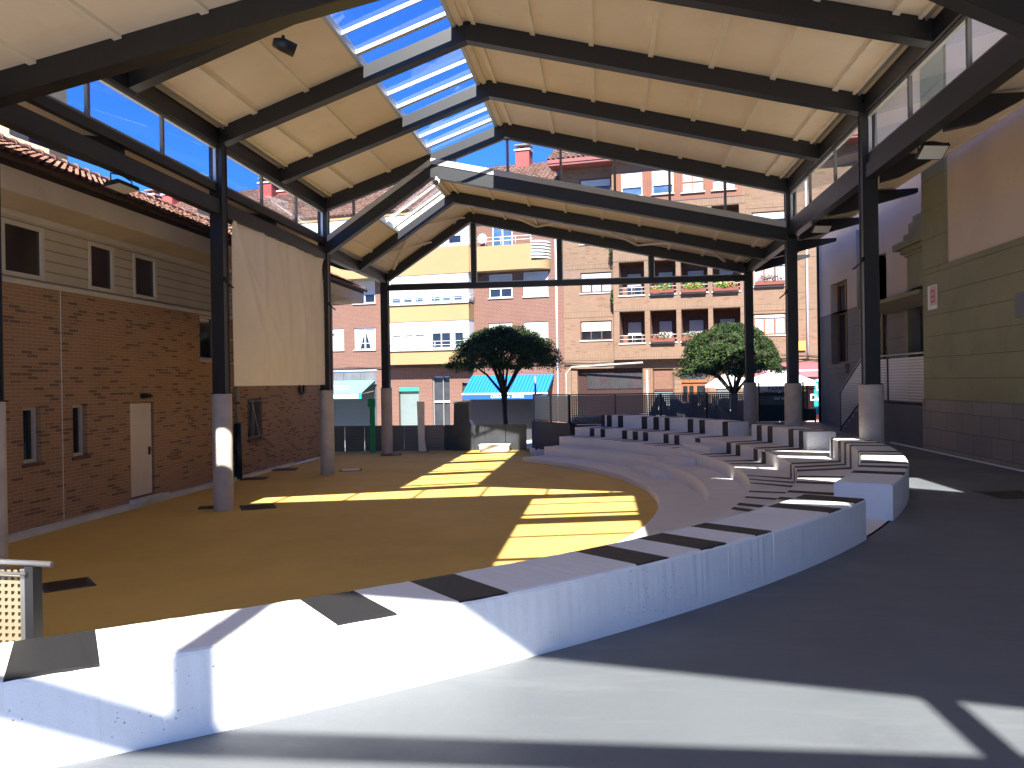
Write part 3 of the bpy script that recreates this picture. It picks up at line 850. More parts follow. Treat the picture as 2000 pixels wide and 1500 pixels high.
# gable glazing between roof levels
for y, low, mull in ((23.0, 'far', [-7.1+1.5*j for j in range(8)]), (9.85, 'near', [-7.1+1.5*j for j in range(8)])):
    xs_ = [XL+0.14+j*(XR-XL-0.28)/60 for j in range(61)]
    seg = [(x, ztop(low, x)+(0.17 if low == 'far' else 0.02), zlow('mid', x)-0.02) for x in xs_]
    runs = [[]]
    for q0, q1 in zip(seg, seg[1:]):
        if q0[2]-q0[1] < 0.05 or q1[2]-q1[1] < 0.05:
            if runs[-1]: runs.append([])
            continue
        runs[-1].append((q0, q1))
    runs = [r_ for r_ in runs if r_]
    for r_ in runs:
      g = MB()
      for (x0, a0, b0), (x1, a1, b1) in r_:
        g.prism([(x0, y-0.03, b0-0.045), (x1, y-0.03, b1-0.045), (x1, y-0.03, b1), (x0, y-0.03, b0)], (0, 0.06, 0), 'grey_steel')
      g.build('gable_frame', canopy)
      g = MB()
      for (x0, a0, b0), (x1, a1, b1) in r_:
        g.face([(x0, y, a0), (x1, y, a1), (x1, y, b1-0.045), (x0, y, b0-0.045)], 'clear_glass')
      g.build('glass_pane', canopy)
    for x in mull:
        a = ztop(low, x)+(0.15 if low == 'far' else 0.0); b = zlow('mid', x)-0.03
        if b-a > 0.06: gm = MB(); gm.box((x-0.035, y-0.03, a), (x+0.035, y+0.03, b-0.02), 'grey_steel'); gm.build('mullion', canopy)
    if low == 'far':     # folded metal flashing along the top of the lower frame
        g = MB()
        for xa, xb in ((XL+0.14, -4.77), (-4.77, XR-0.14)):
            g.prism([(xa, y-0.13, ztop(low, xa)+0.0), (xb, y-0.13, ztop(low, xb)+0.0), (xb, y-0.13, ztop(low, xb)+0.17), (xa, y-0.13, ztop(low, xa)+0.17)], (0, 0.09, 0), 'flashing')
        g.build('flashing', canopy)
# gable at the far end and at the near end: tie beam and posts, glazed above the tie
for y, posts, zt in ((29.6, (-4.65, -1.51, 1.76), 6.04), (-2.2, (-4.65, -1.72, 1.80), 6.14)):
    g = MB(); g.box((XL+0.12, y-(0.07 if y > 0 else 0.05), zt), (XR-0.12, y+(0.07 if y > 0 else 0.05), zt+(0.21 if y > 0 else 0.16)), 'dark_steel'); g.build('tie_beam', canopy)
    for x in posts:
        g = MB(); g.box((x-0.085, y-0.06, zt+(0.212 if y > 0 else 0.162)), (x+0.085, y+0.06, zlow('far', x)-0.018), 'dark_steel'); g.build('gable_post', canopy)
    if y > 0:
        g = MB(); pp = [XL+0.14]+list(posts)+[XR-0.14]
        for a, b in zip(pp, pp[1:]):
            g = MB(); a += 0.09; b -= 0.09; zb_ = zt+0.214
            za, zb2 = zlow('far', a)-0.02, zlow('far', b)-0.02
            if za < zb_+0.05: a = a+0.55; za = zlow('far', a)-0.02
            if zb2 < zb_+0.05: b = b-0.9; zb2 = zlow('far', b)-0.02
            g.prism([(a, y-0.02, zb_), (b, y-0.02, zb_), (b, y-0.02, zb_+0.03), (a, y-0.02, zb_+0.03)], (0, 0.04, 0), 'light_steel')
            g.prism([(a, y-0.02, za-0.03), (b, y-0.02, zb2-0.03), (b, y-0.02, zb2), (a, y-0.02, za)], (0, 0.04, 0), 'light_steel')
            g.box((a, y-0.02, zb_+0.03), (a+0.025, y+0.02, za-0.03), 'light_steel')
            g.box((b-0.025, y-0.02, zb_+0.03), (b, y+0.02, zb2-0.03), 'light_steel')
            o = g.build('gable_frame', canopy)
        for a, b in zip(pp, pp[1:]):
            g = MB()
            a += 0.12; b -= 0.12; zb_ = zt+0.24
            if zlow('far', a)-0.05 < zb_: a += 0.5
            if zlow('far', b)-0.05 < zb_: b -= 0.85
            g.face([(a, y, zb_), (b, y, zb_), (b, y, zlow('far', b)-0.05), (a, y, zlow('far', a)-0.05)], 'clear_glass')
            g.build('pane', o)
# side wings: soffit boards and tapered brackets
for side, X, xo, zo in ((0, XL, -9.72, 7.04), (1, XR, 6.70, 6.92)):
    sg = -1 if side == 0 else 1
    x0 = X+sg*0.11
    for a, b in ((-2.2, 3.25), (3.25, 9.85), (9.85, 16.45), (16.45, 23.0), (23.0, 29.9)):
        mb = MB(); mb.prism([(x0, a+0.01, 6.86), (xo, a+0.01, zo), (xo, a+0.01, zo+0.10), (x0, a+0.01, 6.97)], (0, b-a-0.02, 0), 'ceiling')
        for t in (0.25, 0.5, 0.75):
            xx = x0+(xo-x0)*t; zz = 6.86+(zo-6.86)*t
            mb.box((xx-0.008, a+0.02, zz-0.012), (xx+0.008, b-0.02, zz+0.004), 'ceiling_rib')
        mb.box((xo, a+0.01, zo-0.03), (xo+sg*0.03, b-0.01, zo+0.13), 'ceiling_rib')
        mb.build('wing_soffit', canopy)
    ys = [6.6, 13.15, 19.72, 26.3] if side == 0 else [6.6, 9.85, 13.15, 16.45, 19.72, 23.0, 26.3, 29.6]
    for y in ys:
        tip = (-10.1 if side == 0 else (6.33 if y < 18.5 else 7.2))
        ztp = 7.10 if side == 0 else (6.84 if y < 18.5 else 6.90)
        off = 0.0 if y not in (9.85, 16.45, 23.0, 29.6) else 0.13
        mb = MB(); mb.prism([(X+sg*0.105+sg*off, y-0.08, 6.33), (X+sg*0.6, y-0.08, 6.42), (tip, y-0.08, ztp-0.11), (tip+sg*0.02, y-0.08, ztp-0.09), (tip+sg*0.02, y-0.08, ztp-0.005), (X+sg*0.105+sg*off, y-0.08, 6.845)], (0, 0.16, 0), 'dark_steel')
        mb.build('bracket', canopy)

# ============================================================ LIGHTS AND SCREEN HUNG ON THE CANOPY
def floodlight(label, loc, rx, rz, w_=0.34, h_=0.26, arm=0.24):
    t = thing('floodlight', label, 'floodlight', loc, 0, 'floodlights fixed under the canopy')
    hd = bpy.data.objects.new('x', None)
    tf = Matrix.Rotation(rz, 4, 'Z') @ Matrix.Rotation(rx, 4, 'X')
    def f(x, y, z): return tuple(tf @ Vector((x, y, z)))
    bpy.data.objects.remove(hd)
    mb = MB(f); mb.box((-w_/2, -h_/2, -0.03), (w_/2, h_/2, 0.03), 'black_thing')
    for k in range(7): mb.box((-w_/2+0.03+k*(w_-0.06)/6-0.004, -h_/2+0.03, 0.03), (-w_/2+0.03+k*(w_-0.06)/6+0.004, h_/2-0.03, 0.055), 'black_thing')
    mb.build('housing', t)
    mb = MB(f); mb.box((-w_/2+0.02, -h_/2+0.02, -0.036), (w_/2-0.02, h_/2-0.02, -0.031), 'lamp_face'); mb.build('lens', t)
    mb = MB()
    a = Vector(f(-w_/2-0.015, 0, 0)); b = Vector(f(w_/2+0.015, 0, 0)); u = Vector((0, 0, arm))
    mb.tube([a, a+u*0.8, (a+b)/2+u], 0.012, 'black_thing', 6); mb.tube([b, b+u*0.8, (a+b)/2+u], 0.012, 'black_thing', 6)
    mb.build('bracket', t)
    return t
floodlight('flat floodlight with pale lens under the right wing, nearer the camera', (5.45, 14.2, 6.30), R(-38), R(12), 0.46, 0.30, 0.16)
floodlight('slim pale floodlight under the right wing, further from the camera', (5.45, 21.1, 6.30), R(-38), R(12), 0.46, 0.26, 0.16)
floodlight('dark floodlight under the left wing above the tiled roof', (-8.28, 13.4, 6.10), R(-10), R(90), 0.6, 0.3, 0.2)
t = thing('spotlight', 'black spotlight hanging from a rafter at the upper left', 'spotlight', (-5.22, 13.15, 8.31))
mb = MB(); mb.tube([(0, 0, 0.12), (0, 0, 0.0)], 0.03, 'black_thing', 8); mb.build('bracket', t)
mb = MB(); mb.tube([(-0.13, -0.10, -0.02), (-0.02, -0.02, -0.03), (0.16, 0.10, -0.10)], [0.07, 0.115, 0.115], 'black_thing', 14); mb.build('housing', t)
t = thing('security_camera', 'round white camera with black face at the peak of the lower roof', 'camera', (-4.62, 22.80, 8.32))
mb = MB(); mb.tube([(0, 0.05, 0.12), (0, 0, 0.02)], 0.03, 'white_plastic', 8); mb.build('bracket', t)
mb = MB(); mb.tube([(0.02, 0.12, 0.02), (0.0, -0.02, -0.04)], 0.085, 'white_plastic', 14); mb.tube([(0.0, -0.02, -0.04), (-0.01, -0.06, -0.055)], 0.075, 'black_thing', 14); mb.build('housing', t)
for lbl, x, y, z, sg in (('small clamp lamp on the second right column', 4.99, 16.35, 4.75, -1), ('small clamp lamp on the middle right column', 4.99, 22.9, 4.85, -1),
                         ('small clamp lamp on the left column beside the screen, nearer one', -7.86, 16.40, 4.75, 1), ('small clamp lamp on the left column behind the screen', -7.86, 22.95, 4.85, 1)):
    t = thing('clamp_lamp', lbl, 'lamp', (x, y, z), 0, 'small lamps clamped to the columns')
    mb = MB(); mb.beam((0, -0.05, 0.08), (sg*0.22, -0.10, -0.10), 0.07, 0.02, 'black_thing'); mb.tube([(0, -0.02, 0.12), (sg*0.06, -0.06, 0.04)], 0.03, 'black_thing', 8); mb.build('housing', t)

scr = thing('projection_screen', 'large cream fabric screen stretched between two left columns', 'screen', (XL, 20.0, 2.6))
mb = MB(); ny, nz = 150, 60
y0, y1, z0, z1 = 16.98, 22.86, 2.60, 6.24
g = []
rf = random.Random(3)
FOLDS = [(rf.uniform(0.03, 0.97), rf.uniform(0.012, 0.045), rf.uniform(0.015, 0.05), rf.uniform(-0.22, 0.22), True) for _ in range(13)]
FOLDS += [(0.97, 0.03, 0.05, -0.45, True), (0.99, 0.025, 0.04, -0.25, True), (0.02, 0.03, 0.05, 0.35, True), (0.0, 0.02, 0.03, 0.6, True)]
FOLDS += [(rf.uniform(0.05, 0.95), rf.uniform(0.02, 0.05), rf.uniform(0.006, 0.014), rf.uniform(-0.2, 0.2), False) for _ in range(6)]
for j in range(nz+1):
    row = []
    tz = j/nz
    for i in range(ny+1):
        ty = i/ny
        y = y0+(y1-y0)*ty; z = z0+(z1-z0)*tz
        sag = 0.05*math.sin(math.pi*ty)*max(0, tz-0.9)*-10*0.4
        dd = 0.0
        for (c, wd, a, sl_, up) in FOLDS:
            q = (ty-c-sl_*(1-tz))/wd
            dd += a*(math.exp(-abs(q)**1.3)-0.5*math.exp(-((q-1.6)/1.2)**2))*(0.15+max(0.0, (tz if up else 1-tz))**0.8)
        dd += 0.05*math.sin(math.pi*ty)*math.sin(math.pi*tz)
        row.append((XL+0.02+dd, y, z+sag+0.012*math.sin(ty*40)*(1 if j == nz else 0)))
    g.append(mb.pts(row))
for j in range(nz):
    mb.idx([(g[j]+i, g[j]+i+1, g[j+1]+i+1, g[j+1]+i) for i in range(ny)], 'canvas', True)
rel(scr, 'fabric', mb)
mb = MB()
for a, b in (((XL+0.02, 16.98, 2.60), (XL+0.0, 16.60, 2.50)), ((XL+0.02, 22.86, 2.60), (XL, 22.95, 2.48)), ((XL+0.02, 16.98, 6.2), (XL+0.1, 16.58, 6.34)), ((XL+0.02, 22.86, 6.2), (XL+0.1, 22.92, 6.30))):
    mb.tube([a, b], 0.008, 'rope', 5)
for z in (3.1, 3.6, 4.1, 4.6, 5.1, 5.6):
    mb.tube([(XL+0.02, 16.98, z), (XL, 16.88, z)], 0.012, 'rope', 5); mb.tube([(XL+0.02, 22.86, z), (XL, 22.95, z)], 0.012, 'rope', 5)
rel(scr, 'tie_rope', mb)

# ============================================================ BRICK HOUSE ON THE LEFT
hl = thing('brick_house', 'two storey brick house with cream siding upstairs and a tiled roof along the left side', 'house', (-10.25, 12, 0))
TL = lambda s, d, z: (-10.25-d, s, z)          # s runs along Y, d goes into the wall
up_w = [(13.02, 14.10, 4.60, 5.57), (15.42, 16.28, 4.60, 5.57), (17.0, 17.93, 4.60, 5.57)]
lo_w = [(13.46, 13.92, 1.27, 2.28), (14.83, 15.27, 1.27, 2.28)]
door = (16.76, 17.70, 0.17, 2.27)
grl = (22.67, 23.62, 1.03, 2.24)
w4 = (19.92, 20.78, 3.30, 4.44)
mb = MB(TL)
wall_holes(mb, -6, 30.3, 0.0, 4.46, [x+(0.22,) for x in lo_w]+[door+(0.10,), grl+(0.12,), w4+(0.12,)], 0, 0.15, 'brick_orange')
mb.face([(30.3, 0, 0), (30.3, 6, 0), (30.3, 6, 4.46), (30.3, 0, 4.46)], 'brick_orange')
mb.box((14.505, -0.004, 0.1), (14.53, 0.01, 4.46), 'kerb_paint')
rel(hl, 'wall', mb)
mb = MB(TL)
wall_holes(mb, -6, 30.3, 4.46, 5.72, up_w, 0.02, 0.10, 'siding')
mb.face([(30.3, 0, 4.46), (30.3, 6, 4.46), (30.3, 6, 6.2), (30.3, 0, 6.2)], 'render_beige')
rel(hl, 'upper_wall', mb)
mb = MB(TL); mb.box((-6, -0.05, 4.46), (30.3, 0.02, 4.545), 'siding_trim'); mb.box((-6, -0.03, 5.64), (30.3, 0.02, 5.74), 'siding_trim'); rel(hl, 'trim', mb)
mb = MB(TL)
mb.prism([(-6, 0.05, 5.74), (-6, -0.85, 5.80), (-6, -0.85, 6.20), (-6, 0.05, 6.20)], (37.4, 0, 0), 'render_beige'); rel(hl, 'soffit', mb)
mb = MB(TL); mb.box((-6, -0.90, 5.78), (31.42, -0.852, 6.15), 'fascia_beige'); mb.box((-6, -0.905, 6.15), (31.42, -0.80, 6.335), 'tile_under'); mb.prism([(31.4, -0.90, 5.78), (31.4, 2.2, 5.78), (31.4, 2.2, 7.4), (31.4, -0.90, 6.22)], (0.05, 0, 0), 'fascia_beige'); rel(hl, 'fascia', mb)
mb = MB(TL)
N = 10; pr = [(-0.94-0.055*(1-math.cos(math.pi*k/N)), 6.30-0.075*math.sin(math.pi*k/N)) for k in range(N+1)]
b0 = mb.pts([(-6, d, z) for d, z in pr]); b1 = mb.pts([(31.5, d, z) for d, z in pr])
mb.idx([(b0+k, b0+k+1, b1+k+1, b1+k) for k in range(N)], 'tile_under', True)
rel(hl, 'gutter', mb)
mb = MB()
sv = Vector((-2.75, 0, 1.30))
tile_roof(mb, (-9.28, -5, 6.32), (0, 1, 0), sv, 36.6, sv.length, 0.20, 0.30, 'tiles_warm')
rel(hl, 'roof', mb)
mb = MB(); mb.tube([(-12.03, -5, 7.66), (-12.03, 31.6, 7.66)], 0.10, 'tiles_warm', 8)
for k in range(92): mb.tube([(-12.03, -4.8+k*0.4, 7.67), (-12.03, -4.74+k*0.4, 7.67)], 0.118, 'tiles_warm', 8)
rel(hl, 'ridge', mb)
mb = MB(); mb.box((-16.0, 16.85, 6.4), (-12.1, 17.48, 10.2), 'brick_cream'); mb.box((-12.11, 16.84, 7.3), (-12.07, 17.49, 7.72), 'grey_steel'); rel(hl, 'chimney', mb)
for h in up_w:
    o = win(None, TL, h[0], h[1], h[2], h[3], 0.02, 'siding_trim', 'glass', 'brown_glass', 0, 0.075, sill=None); o.parent = hl; o.matrix_parent_inverse = hl.matrix_basis.inverted()
    o['label'] = 'cream framed dark window in the siding'
for h in lo_w:
    o = win(None, TL, h[0], h[1], h[2], h[3], 0.12, 'siding_trim', 'glass', 'dark_glass', 0, 0.06, sill='brick_dark'); o.parent = hl; o.matrix_parent_inverse = hl.matrix_basis.inverted()
o = win(None, TL, *w4, 0.06, 'siding_trim', 'glass', 'dark_glass', 0, 0.06); o.parent = hl; o.matrix_parent_inverse = hl.matrix_basis.inverted()
mb = MB(TL); mb.box((door[0]+0.02, 0.03, 0.20), (door[1]-0.06, 0.075, 2.25), 'door_cream')
for z0 in (0.52, 1.92):
    for k in range(6):
        for a in (0.12, 0.50):
            mb.box((door[0]+a, 0.022, z0+k*0.045-0.02), (door[0]+a+0.22, 0.030, z0+k*0.045-0.006), 'siding_trim')
mb.box((door[0], 0.078, 0.17), (door[1], 0.10, 2.27), 'grey_steel')
dr = mb; rel(hl, 'door', dr)
dobj = [c for c in COL.objects if c.name.startswith('door')][-1]
mb = MB(TL); mb.box((17.50, 0.0, 1.08), (17.56, 0.03, 1.26), 'black_thing'); mb.tube([(17.53, -0.05, 1.20), (17.40, -0.05, 1.19)], 0.012, 'black_thing', 6); mb.tube([(17.53, 0.0, 1.20), (17.53, -0.05, 1.20)], 0.012, 'black_thing', 6)
h_ = mb.build('handle', dobj)
mb = MB(TL)
for z in (1.10, 2.14): mb.box((22.62, -0.05, z), (23.66, -0.03, z+0.03), 'grey_steel')
for k in range(9): mb.box((22.72+k*0.105, -0.052, 1.05), (22.735+k*0.105, -0.035, 2.22), 'grey_steel')
mb.beam((22.85, -0.06, 2.1), (23.35, -0.06, 1.08), 0.02, 0.02, 'light_steel', up=(0, 1, 0))
rel(hl, 'window_grille', mb)
o = win(None, TL, grl[0], grl[1], grl[2], grl[3], 0.08, 'grey_steel', 'glass', 'dark_glass', 1, 0.05, sill='brick_dark'); o.parent = hl; o.matrix_parent_inverse = hl.matrix_basis.inverted()
mb = MB(); mb.tube([(-10.15, 21.82, 1.55), (-10.15, 21.82, 5.78)], 0.055, 'pipe_grey', 10)
for z in (2.1, 3.4, 4.7): mb.tube([(-10.15, 21.82, z), (-10.15, 21.82, z+0.05)], 0.066, 'wood_brown', 10)
mb.tube([(-10.15, 21.82, 0.0), (-10.15, 21.82, 1.56)], 0.10, 'blue_pipe', 12)
rel(hl, 'downpipe', mb)
t = thing('wall_lamp', 'small black lamp on the brick wall above the cream door', 'lamp', (-10.25, 17.27, 2.42))
mb = MB(); mb.box((0, -0.10, -0.06), (0.10, 0.10, 0.05), 'black_thing'); mb.prism([(0.10, -0.12, 0.05), (0.20, -0.12, -0.02), (0.10, -0.12, -0.06)], (0, 0.24, 0), 'black_thing'); mb.build('housing', t)
t = thing('hose_coil', 'coil of black hose hung on the brick wall under the screen', 'hose', (-10.20, 26.78, 2.50))
mb = MB()
for k, (r_, o_) in enumerate(((0.20, 0), (0.23, 0.02), (0.18, -0.02))):
    mb.tube([(0.02*k, r_*math.cos(t_*math.pi/10)+o_, r_*math.sin(t_*math.pi/10)*1.05) for t_ in range(21)], 0.02, 'black_thing', 6, cap=False)
tag(mb.build('coil', t), '', ''); [t.children[0].pop(k) for k in ('label', 'category')] if False else None
for c in t.children:
    for k in ('label', 'category'):
        if k in c: del c[k]

# ============================================================ STATION BUILDING ON THE RIGHT
hr = thing('rendered_building', 'long shaded building on the right with green banded walls, cream render and rough stone base', 'building', (6.87, 10, 1))
TRr = lambda s, d, z: (6.87+d, s, z)
mb = MB(TRr); wall_holes(mb, -8, 18.52, 1.0, 2.09, [], -0.035, 0, 'stone_plinth'); mb.face([(-8, -0.035, 2.09), (18.52, -0.035, 2.09), (18.52, 0.0, 2.10), (-8, 0.0, 2.10)], 'stone_plinth')
mb.face([(18.52, -0.035, 1.0), (18.52, 0.9, 1.0), (18.52, 0.9, 2.09), (18.52, -0.035, 2.09)], 'stone_plinth')
rel(hr, 'stone_base', mb)
mb = MB(TRr)
z = 2.095; k = 0
while z < 4.84:
    z2 = min(z+0.44, 4.85)
    mb.box((-8, -0.0, z+0.010), (18.52, 0.5, z2), 'green_wall'); mb.box((-8, 0.014, z-0.002), (18.514, 0.49, z+0.010), 'black_thing')
    z = z2
z = 4.85
while z < 9.9:
    z2 = z+0.62
    mb.box((17.30, 0.0, z+0.010), (18.52, 0.5, z2), 'green_wall'); mb.box((17.306, 0.014, z-0.002), (18.514, 0.49, z+0.010), 'black_thing')
    z = z2
rel(hr, 'banded_wall', mb)
mb = MB(TRr); mb.box((-8, 0.045, 4.852), (17.296, 0.5, 10.2), 'cream_wall'); rel(hr, 'wall', mb)
# recessed part with entrance
RX = 0.88
mb = MB(TRr)
door2 = (18.95, 22.0, 1.95, 5.93); wA = (23.42, 25.2, 1.95, 6.0); wB = (27.07, 28.97, 3.02, 5.73)
wall_holes(mb, 18.4, 30.6, 1.0, 4.75, [(20.5, 21.62, 1.95, 4.75, 0.25), (wA[0], wA[1], 1.95, 4.75, 0.22), (wB[0], wB[1], 3.02, 4.75, 0.30)], RX, 0.2, 'grey_wall')
wall_holes(mb, 18.4, 24.0, 4.75, 10.2, [(20.5, 21.62, 4.75, 5.93, 0.25), (wA[0], 24.0, 4.75, 6.0, 0.22)], RX, 0.2, 'cream_wall'); wall_holes(mb, 24.0, 30.6, 4.75, 8.3, [(24.0, wA[1], 4.75, 6.0, 0.22), (wB[0], wB[1], 4.75, 5.73, 0.30)], RX, 0.2, 'cream_wall')
mb.face([(30.6, RX, 1.0), (30.6, 8, 1.0), (30.6, 8, 8.3), (30.6, RX, 8.3)], 'cream_wall')
for zz in (2.5, 3.05, 3.6, 4.15): mb.box((22.1, RX-0.006, zz), (23.4, RX+0.0, zz+0.012), 'black_thing'); mb.box((25.25, RX-0.006, zz), (27.0, RX+0.0, zz+0.012), 'retaining')
rel(hr, 'recess_wall', mb)
mb = MB(TRr)   # stepped green surround of the entrance with cornice
P_ = 'green_wall'
mb.box((18.53, RX-0.14, 4.75), (21.50, RX-0.002, 5.58), P_); mb.box((21.62, RX-0.10, 1.96), (21.80, RX-0.002, 4.75), P_)
mb.box((18.53, RX-0.17, 5.58), (21.60, RX-0.002, 5.66), P_); mb.box((18.53, RX-0.22, 5.66), (21.76, RX-0.002, 5.78), P_); mb.box((18.53, RX-0.32, 5.78), (22.0, RX-0.002, 5.94), P_)
mb.box((18.53, RX-0.20, 5.94), (21.55, RX-0.002, 6.12), P_); mb.box((18.53, RX-0.18, 6.12), (21.27, RX-0.002, 6.36), P_); mb.box((18.53, RX-0.16, 6.36), (21.03, RX-0.002, 6.50), P_)
mb.box((18.53, RX-0.15, 6.50), (20.50, RX-0.002, 6.75), P_); mb.box((18.53, RX-0.13, 6.75), (19.8, RX-0.002, 7.0), P_)
rel(hr, 'door_surround', mb)
mb = MB(TRr); mb.box((19.3, RX-0.66, 4.46), (21.42, RX-0.145, 4.55), 'green_wall'); mb.box((21.42, RX-0.66, 4.46), (23.3, RX-0.004, 4.55), 'green_wall'); mb.prism([(19.4, RX-0.62, 4.46), (19.4, RX-0.145, 4.46), (19.4, RX-0.145, 4.26)], (3.7, 0, 0), 'grey_wall'); rel(hr, 'door_hood', mb)
mb = MB(TRr); mb.box((20.5, RX+0.2, 1.95), (21.62, RX+0.24, 5.93), 'shop_dark'); rel(hr, 'door', mb)
for (a, b, c, e), d in ((wA, 0.16), (wB, 0.24)):
    o = win(None, TRr, a, b, c, e, RX+d, 'wood_orange', 'glass', 'dark_glass', 1, 0.09, sill=None, rail=0.62); o.parent = hr; o.matrix_parent_inverse = hr.matrix_basis.inverted()
mb = MB(TRr); mb.box((wB[0]-0.15, RX-0.14, 2.90), (wB[1]+0.15, RX-0.003, 3.02), 'grey_wall'); mb.box((wB[0]-0.1, RX-0.08, 2.72), (wB[1]+0.1, RX-0.003, 2.90), 'grey_wall'); rel(hr, 'sill', mb)
mb = MB(); mb.tube([(7.66, 30.2, 1.0), (7.66, 30.2, 8.6)], 0.05, 'black_thing', 8); rel(hr, 'downpipe', mb)
mb = MB(); mb.tube([(7.66, 25.6, 4.6), (7.66, 25.6, 7.0)], 0.05, 'pipe_grey', 8); rel(hr, 'downpipe', mb)
mb = MB(); mb.prism([(6.45, -8, 10.22), (6.45, -8, 10.34), (9.5, -8, 11.1), (16, -8, 10.34), (16, -8, 10.22)], (0, 32.2, 0), 'tiles_far'); mb.prism([(7.5, 24.22, 8.30), (7.5, 24.22, 8.42), (11, 24.22, 8.75), (16, 24.22, 8.42), (16, 24.22, 8.30)], (0, 6.7, 0), 'tiles_far'); rel(hr, 'roof', mb)
mb = MB(TRr); mb.box((-8, 7.9, 1.0), (24, 8.0, 10.2), 'cream_wall'); mb.box((24, 7.9, 1.0), (30.6, 8.0, 8.3), 'cream_wall'); mb.face([(-8, 0, 1), (-8, 8, 1), (-8, 8, 10.2), (-8, 0, 10.2)], 'cream_wall'); rel(hr, 'back_wall', mb)
# landing and steps
rp = thing('entrance_landing', 'dark painted raised landing with steps in front of the recessed entrance', 'steps', (7.2, 21, 1))
mb = MB(); mb.box((6.90, 18.53, 1.001), (7.745, 22.95, 1.94), 'ramp_paint'); rel(rp, 'platform', mb)
mb = MB()
for k in range(6): mb.box((6.90, 22.951+k*0.34, 1.001), (7.745, 23.29+k*0.34, 1.94-0.157*(k+1)), 'ramp_paint')
rel(rp, 'step', mb)
rl = thing('landing_railing', 'railing of shiny perforated metal panels around the entrance landing, sloping down the steps', 'railing', (6.95, 21, 1.95))
TP = lambda a, b, c: (6.93+b, a, c)
def railing_part(root, name, mb): return rel(root, name, mb)
for a, b in ((18.62, 20.90), (20.98, 22.86)):
    mb = MB(TP); mb.box((a+0.03, -0.008, 2.02), (b-0.03, 0.008, 3.02), 'perf_light'); rel(rl, 'perforated_panel', mb)
mb = MB(TP); mb.prism([(22.98, -0.008, 2.02), (24.95, -0.008, 1.13), (24.95, -0.008, 2.13), (22.98, -0.008, 3.02)], (0, 0.016, 0), 'perf_light'); o = rel(rl, 'perforated_panel', mb); o['label'] = 'sloping perforated panel beside the steps'
mb = MB(TP)
for y, a, b in ((18.60, 1.94, 3.08), (20.94, 1.94, 3.08), (22.92, 1.94, 3.08), (24.98, 1.0, 2.15)):
    mb = MB(TP); mb.box((y-0.022, -0.02, a), (y+0.022, 0.02, b), 'dark_steel'); rel(rl, 'post', mb)
mb = MB(TP); mb.box((18.6, -0.012, 1.985), (22.9, 0.012, 2.015), 'dark_steel'); mb.beam((22.92, 0, 2.0), (24.98, 0, 1.1), 0.024, 0.03, 'dark_steel')
rel(rl, 'bottom_rail', mb)
mb = MB(TP); mb.tube([(18.45, 0, 3.10), (22.92, 0, 3.10), (25.0, 0, 2.17)], 0.024, 'light_steel', 8); rel(rl, 'handrail', mb)
# signs on the green wall
t = thing('wall_sign', 'small red and white notice fixed high on the green banded wall', 'sign', (6.86, 17.95, 4.22), 0)
mb = MB(); mb.box((-0.012, -0.24, -0.24), (0.004, 0.24, 0.26), 'sign_white'); mb.build('board', t)
mb = MB(); mb.box((-0.016, -0.22, -0.16), (-0.0125, 0.10, 0.24), 'sign_pink'); mb.box((-0.018, -0.14, -0.10), (-0.0165, 0.06, 0.16), 'sign_red')
mb.box((-0.020, -0.10, 0.04), (-0.0185, 0.03, 0.11), 'sign_pink'); mb.box((-0.020, -0.10, -0.06), (-0.0185, 0.03, 0.0), 'sign_pink'); mb.build('symbol', t)
t = thing('wall_plaque', 'dark grey plaque at the right edge on the green banded wall', 'plaque', (6.86, 14.1, 3.74))
mb = MB(); mb.prism([(0, -0.38, -0.20), (0, 0.36, -0.20), (0, 0.40, -0.16), (0, 0.40, 0.17), (0, 0.36, 0.21), (0, -0.38, 0.21)], (-0.02, 0, 0), 'shop_panel'); mb.build('plate', t)

# ============================================================ RAILINGS AND LOW THINGS
def fence(name, label, path, zb, zt, mat, posts, first=True, cat='railing', group=None):
    p0 = Vector(path[0]); t = thing(name, label, cat, (p0.x, p0.y, zb), 0, group)
    for (x0, y0), (x1, y1) in zip(path, path[1:]):
        L = math.hypot(x1-x0, y1-y0); n = max(1, round(L/posts)); ang = math.atan2(y1-y0, x1-x0)
        rt = Matrix.Translation((x0, y0, 0)) @ Matrix.Rotation(ang, 4, 'Z')
        for k in range(n):
            # panels keep their own frame so the perforation runs along them
            mb = MB(); a = k*L/n+0.035; b = (k+1)*L/n-0.035
            mb.box((a, -0.008, zb+0.09), (b, 0.008, zt-0.06), mat)
            o = mb.build('perforated_panel', t); o.matrix_parent_inverse = t.matrix_basis.inverted(); o.matrix_basis = rt
        for k in range(n+1):
            if k == n and (x1, y1) != tuple(path[-1]): continue
            mb = MB(); mb.box((k*L/n-0.03, -0.03, zb), (k*L/n+0.03, 0.03, zt-0.02), 'dark_steel')
            o = mb.build('post', t); o.matrix_parent_inverse = t.matrix_basis.inverted(); o.matrix_basis = rt
        mb = MB(); mb.box((0, -0.03, zt-0.04), (L, 0.03, zt), 'dark_steel'); mb.box((0, -0.015, zb+0.05), (L, 0.015, zb+0.085), 'dark_steel')
        o = mb.build('handrail', t); o.matrix_parent_inverse = t.matrix_basis.inverted(); o.matrix_basis = rt
    return t
fence('perforated_railing', 'long dark perforated metal railing behind the furthest striped bench', [(-1.22, 29.75), (5.30, 30.05)], 1.0, 2.12, 'perf_grey', 1.72)
fence('perforated_railing', 'short olive perforated railing on top of the dark side wall, left of the seating', [(-2.72, 31.9), (-1.26, 29.70)], 1.05, 2.12, 'perf_olive', 1.3)
sw = thing('retaining_wall', 'dark side wall closing the left end of the stepped seating', 'wall', (-2, 30.6, 0))
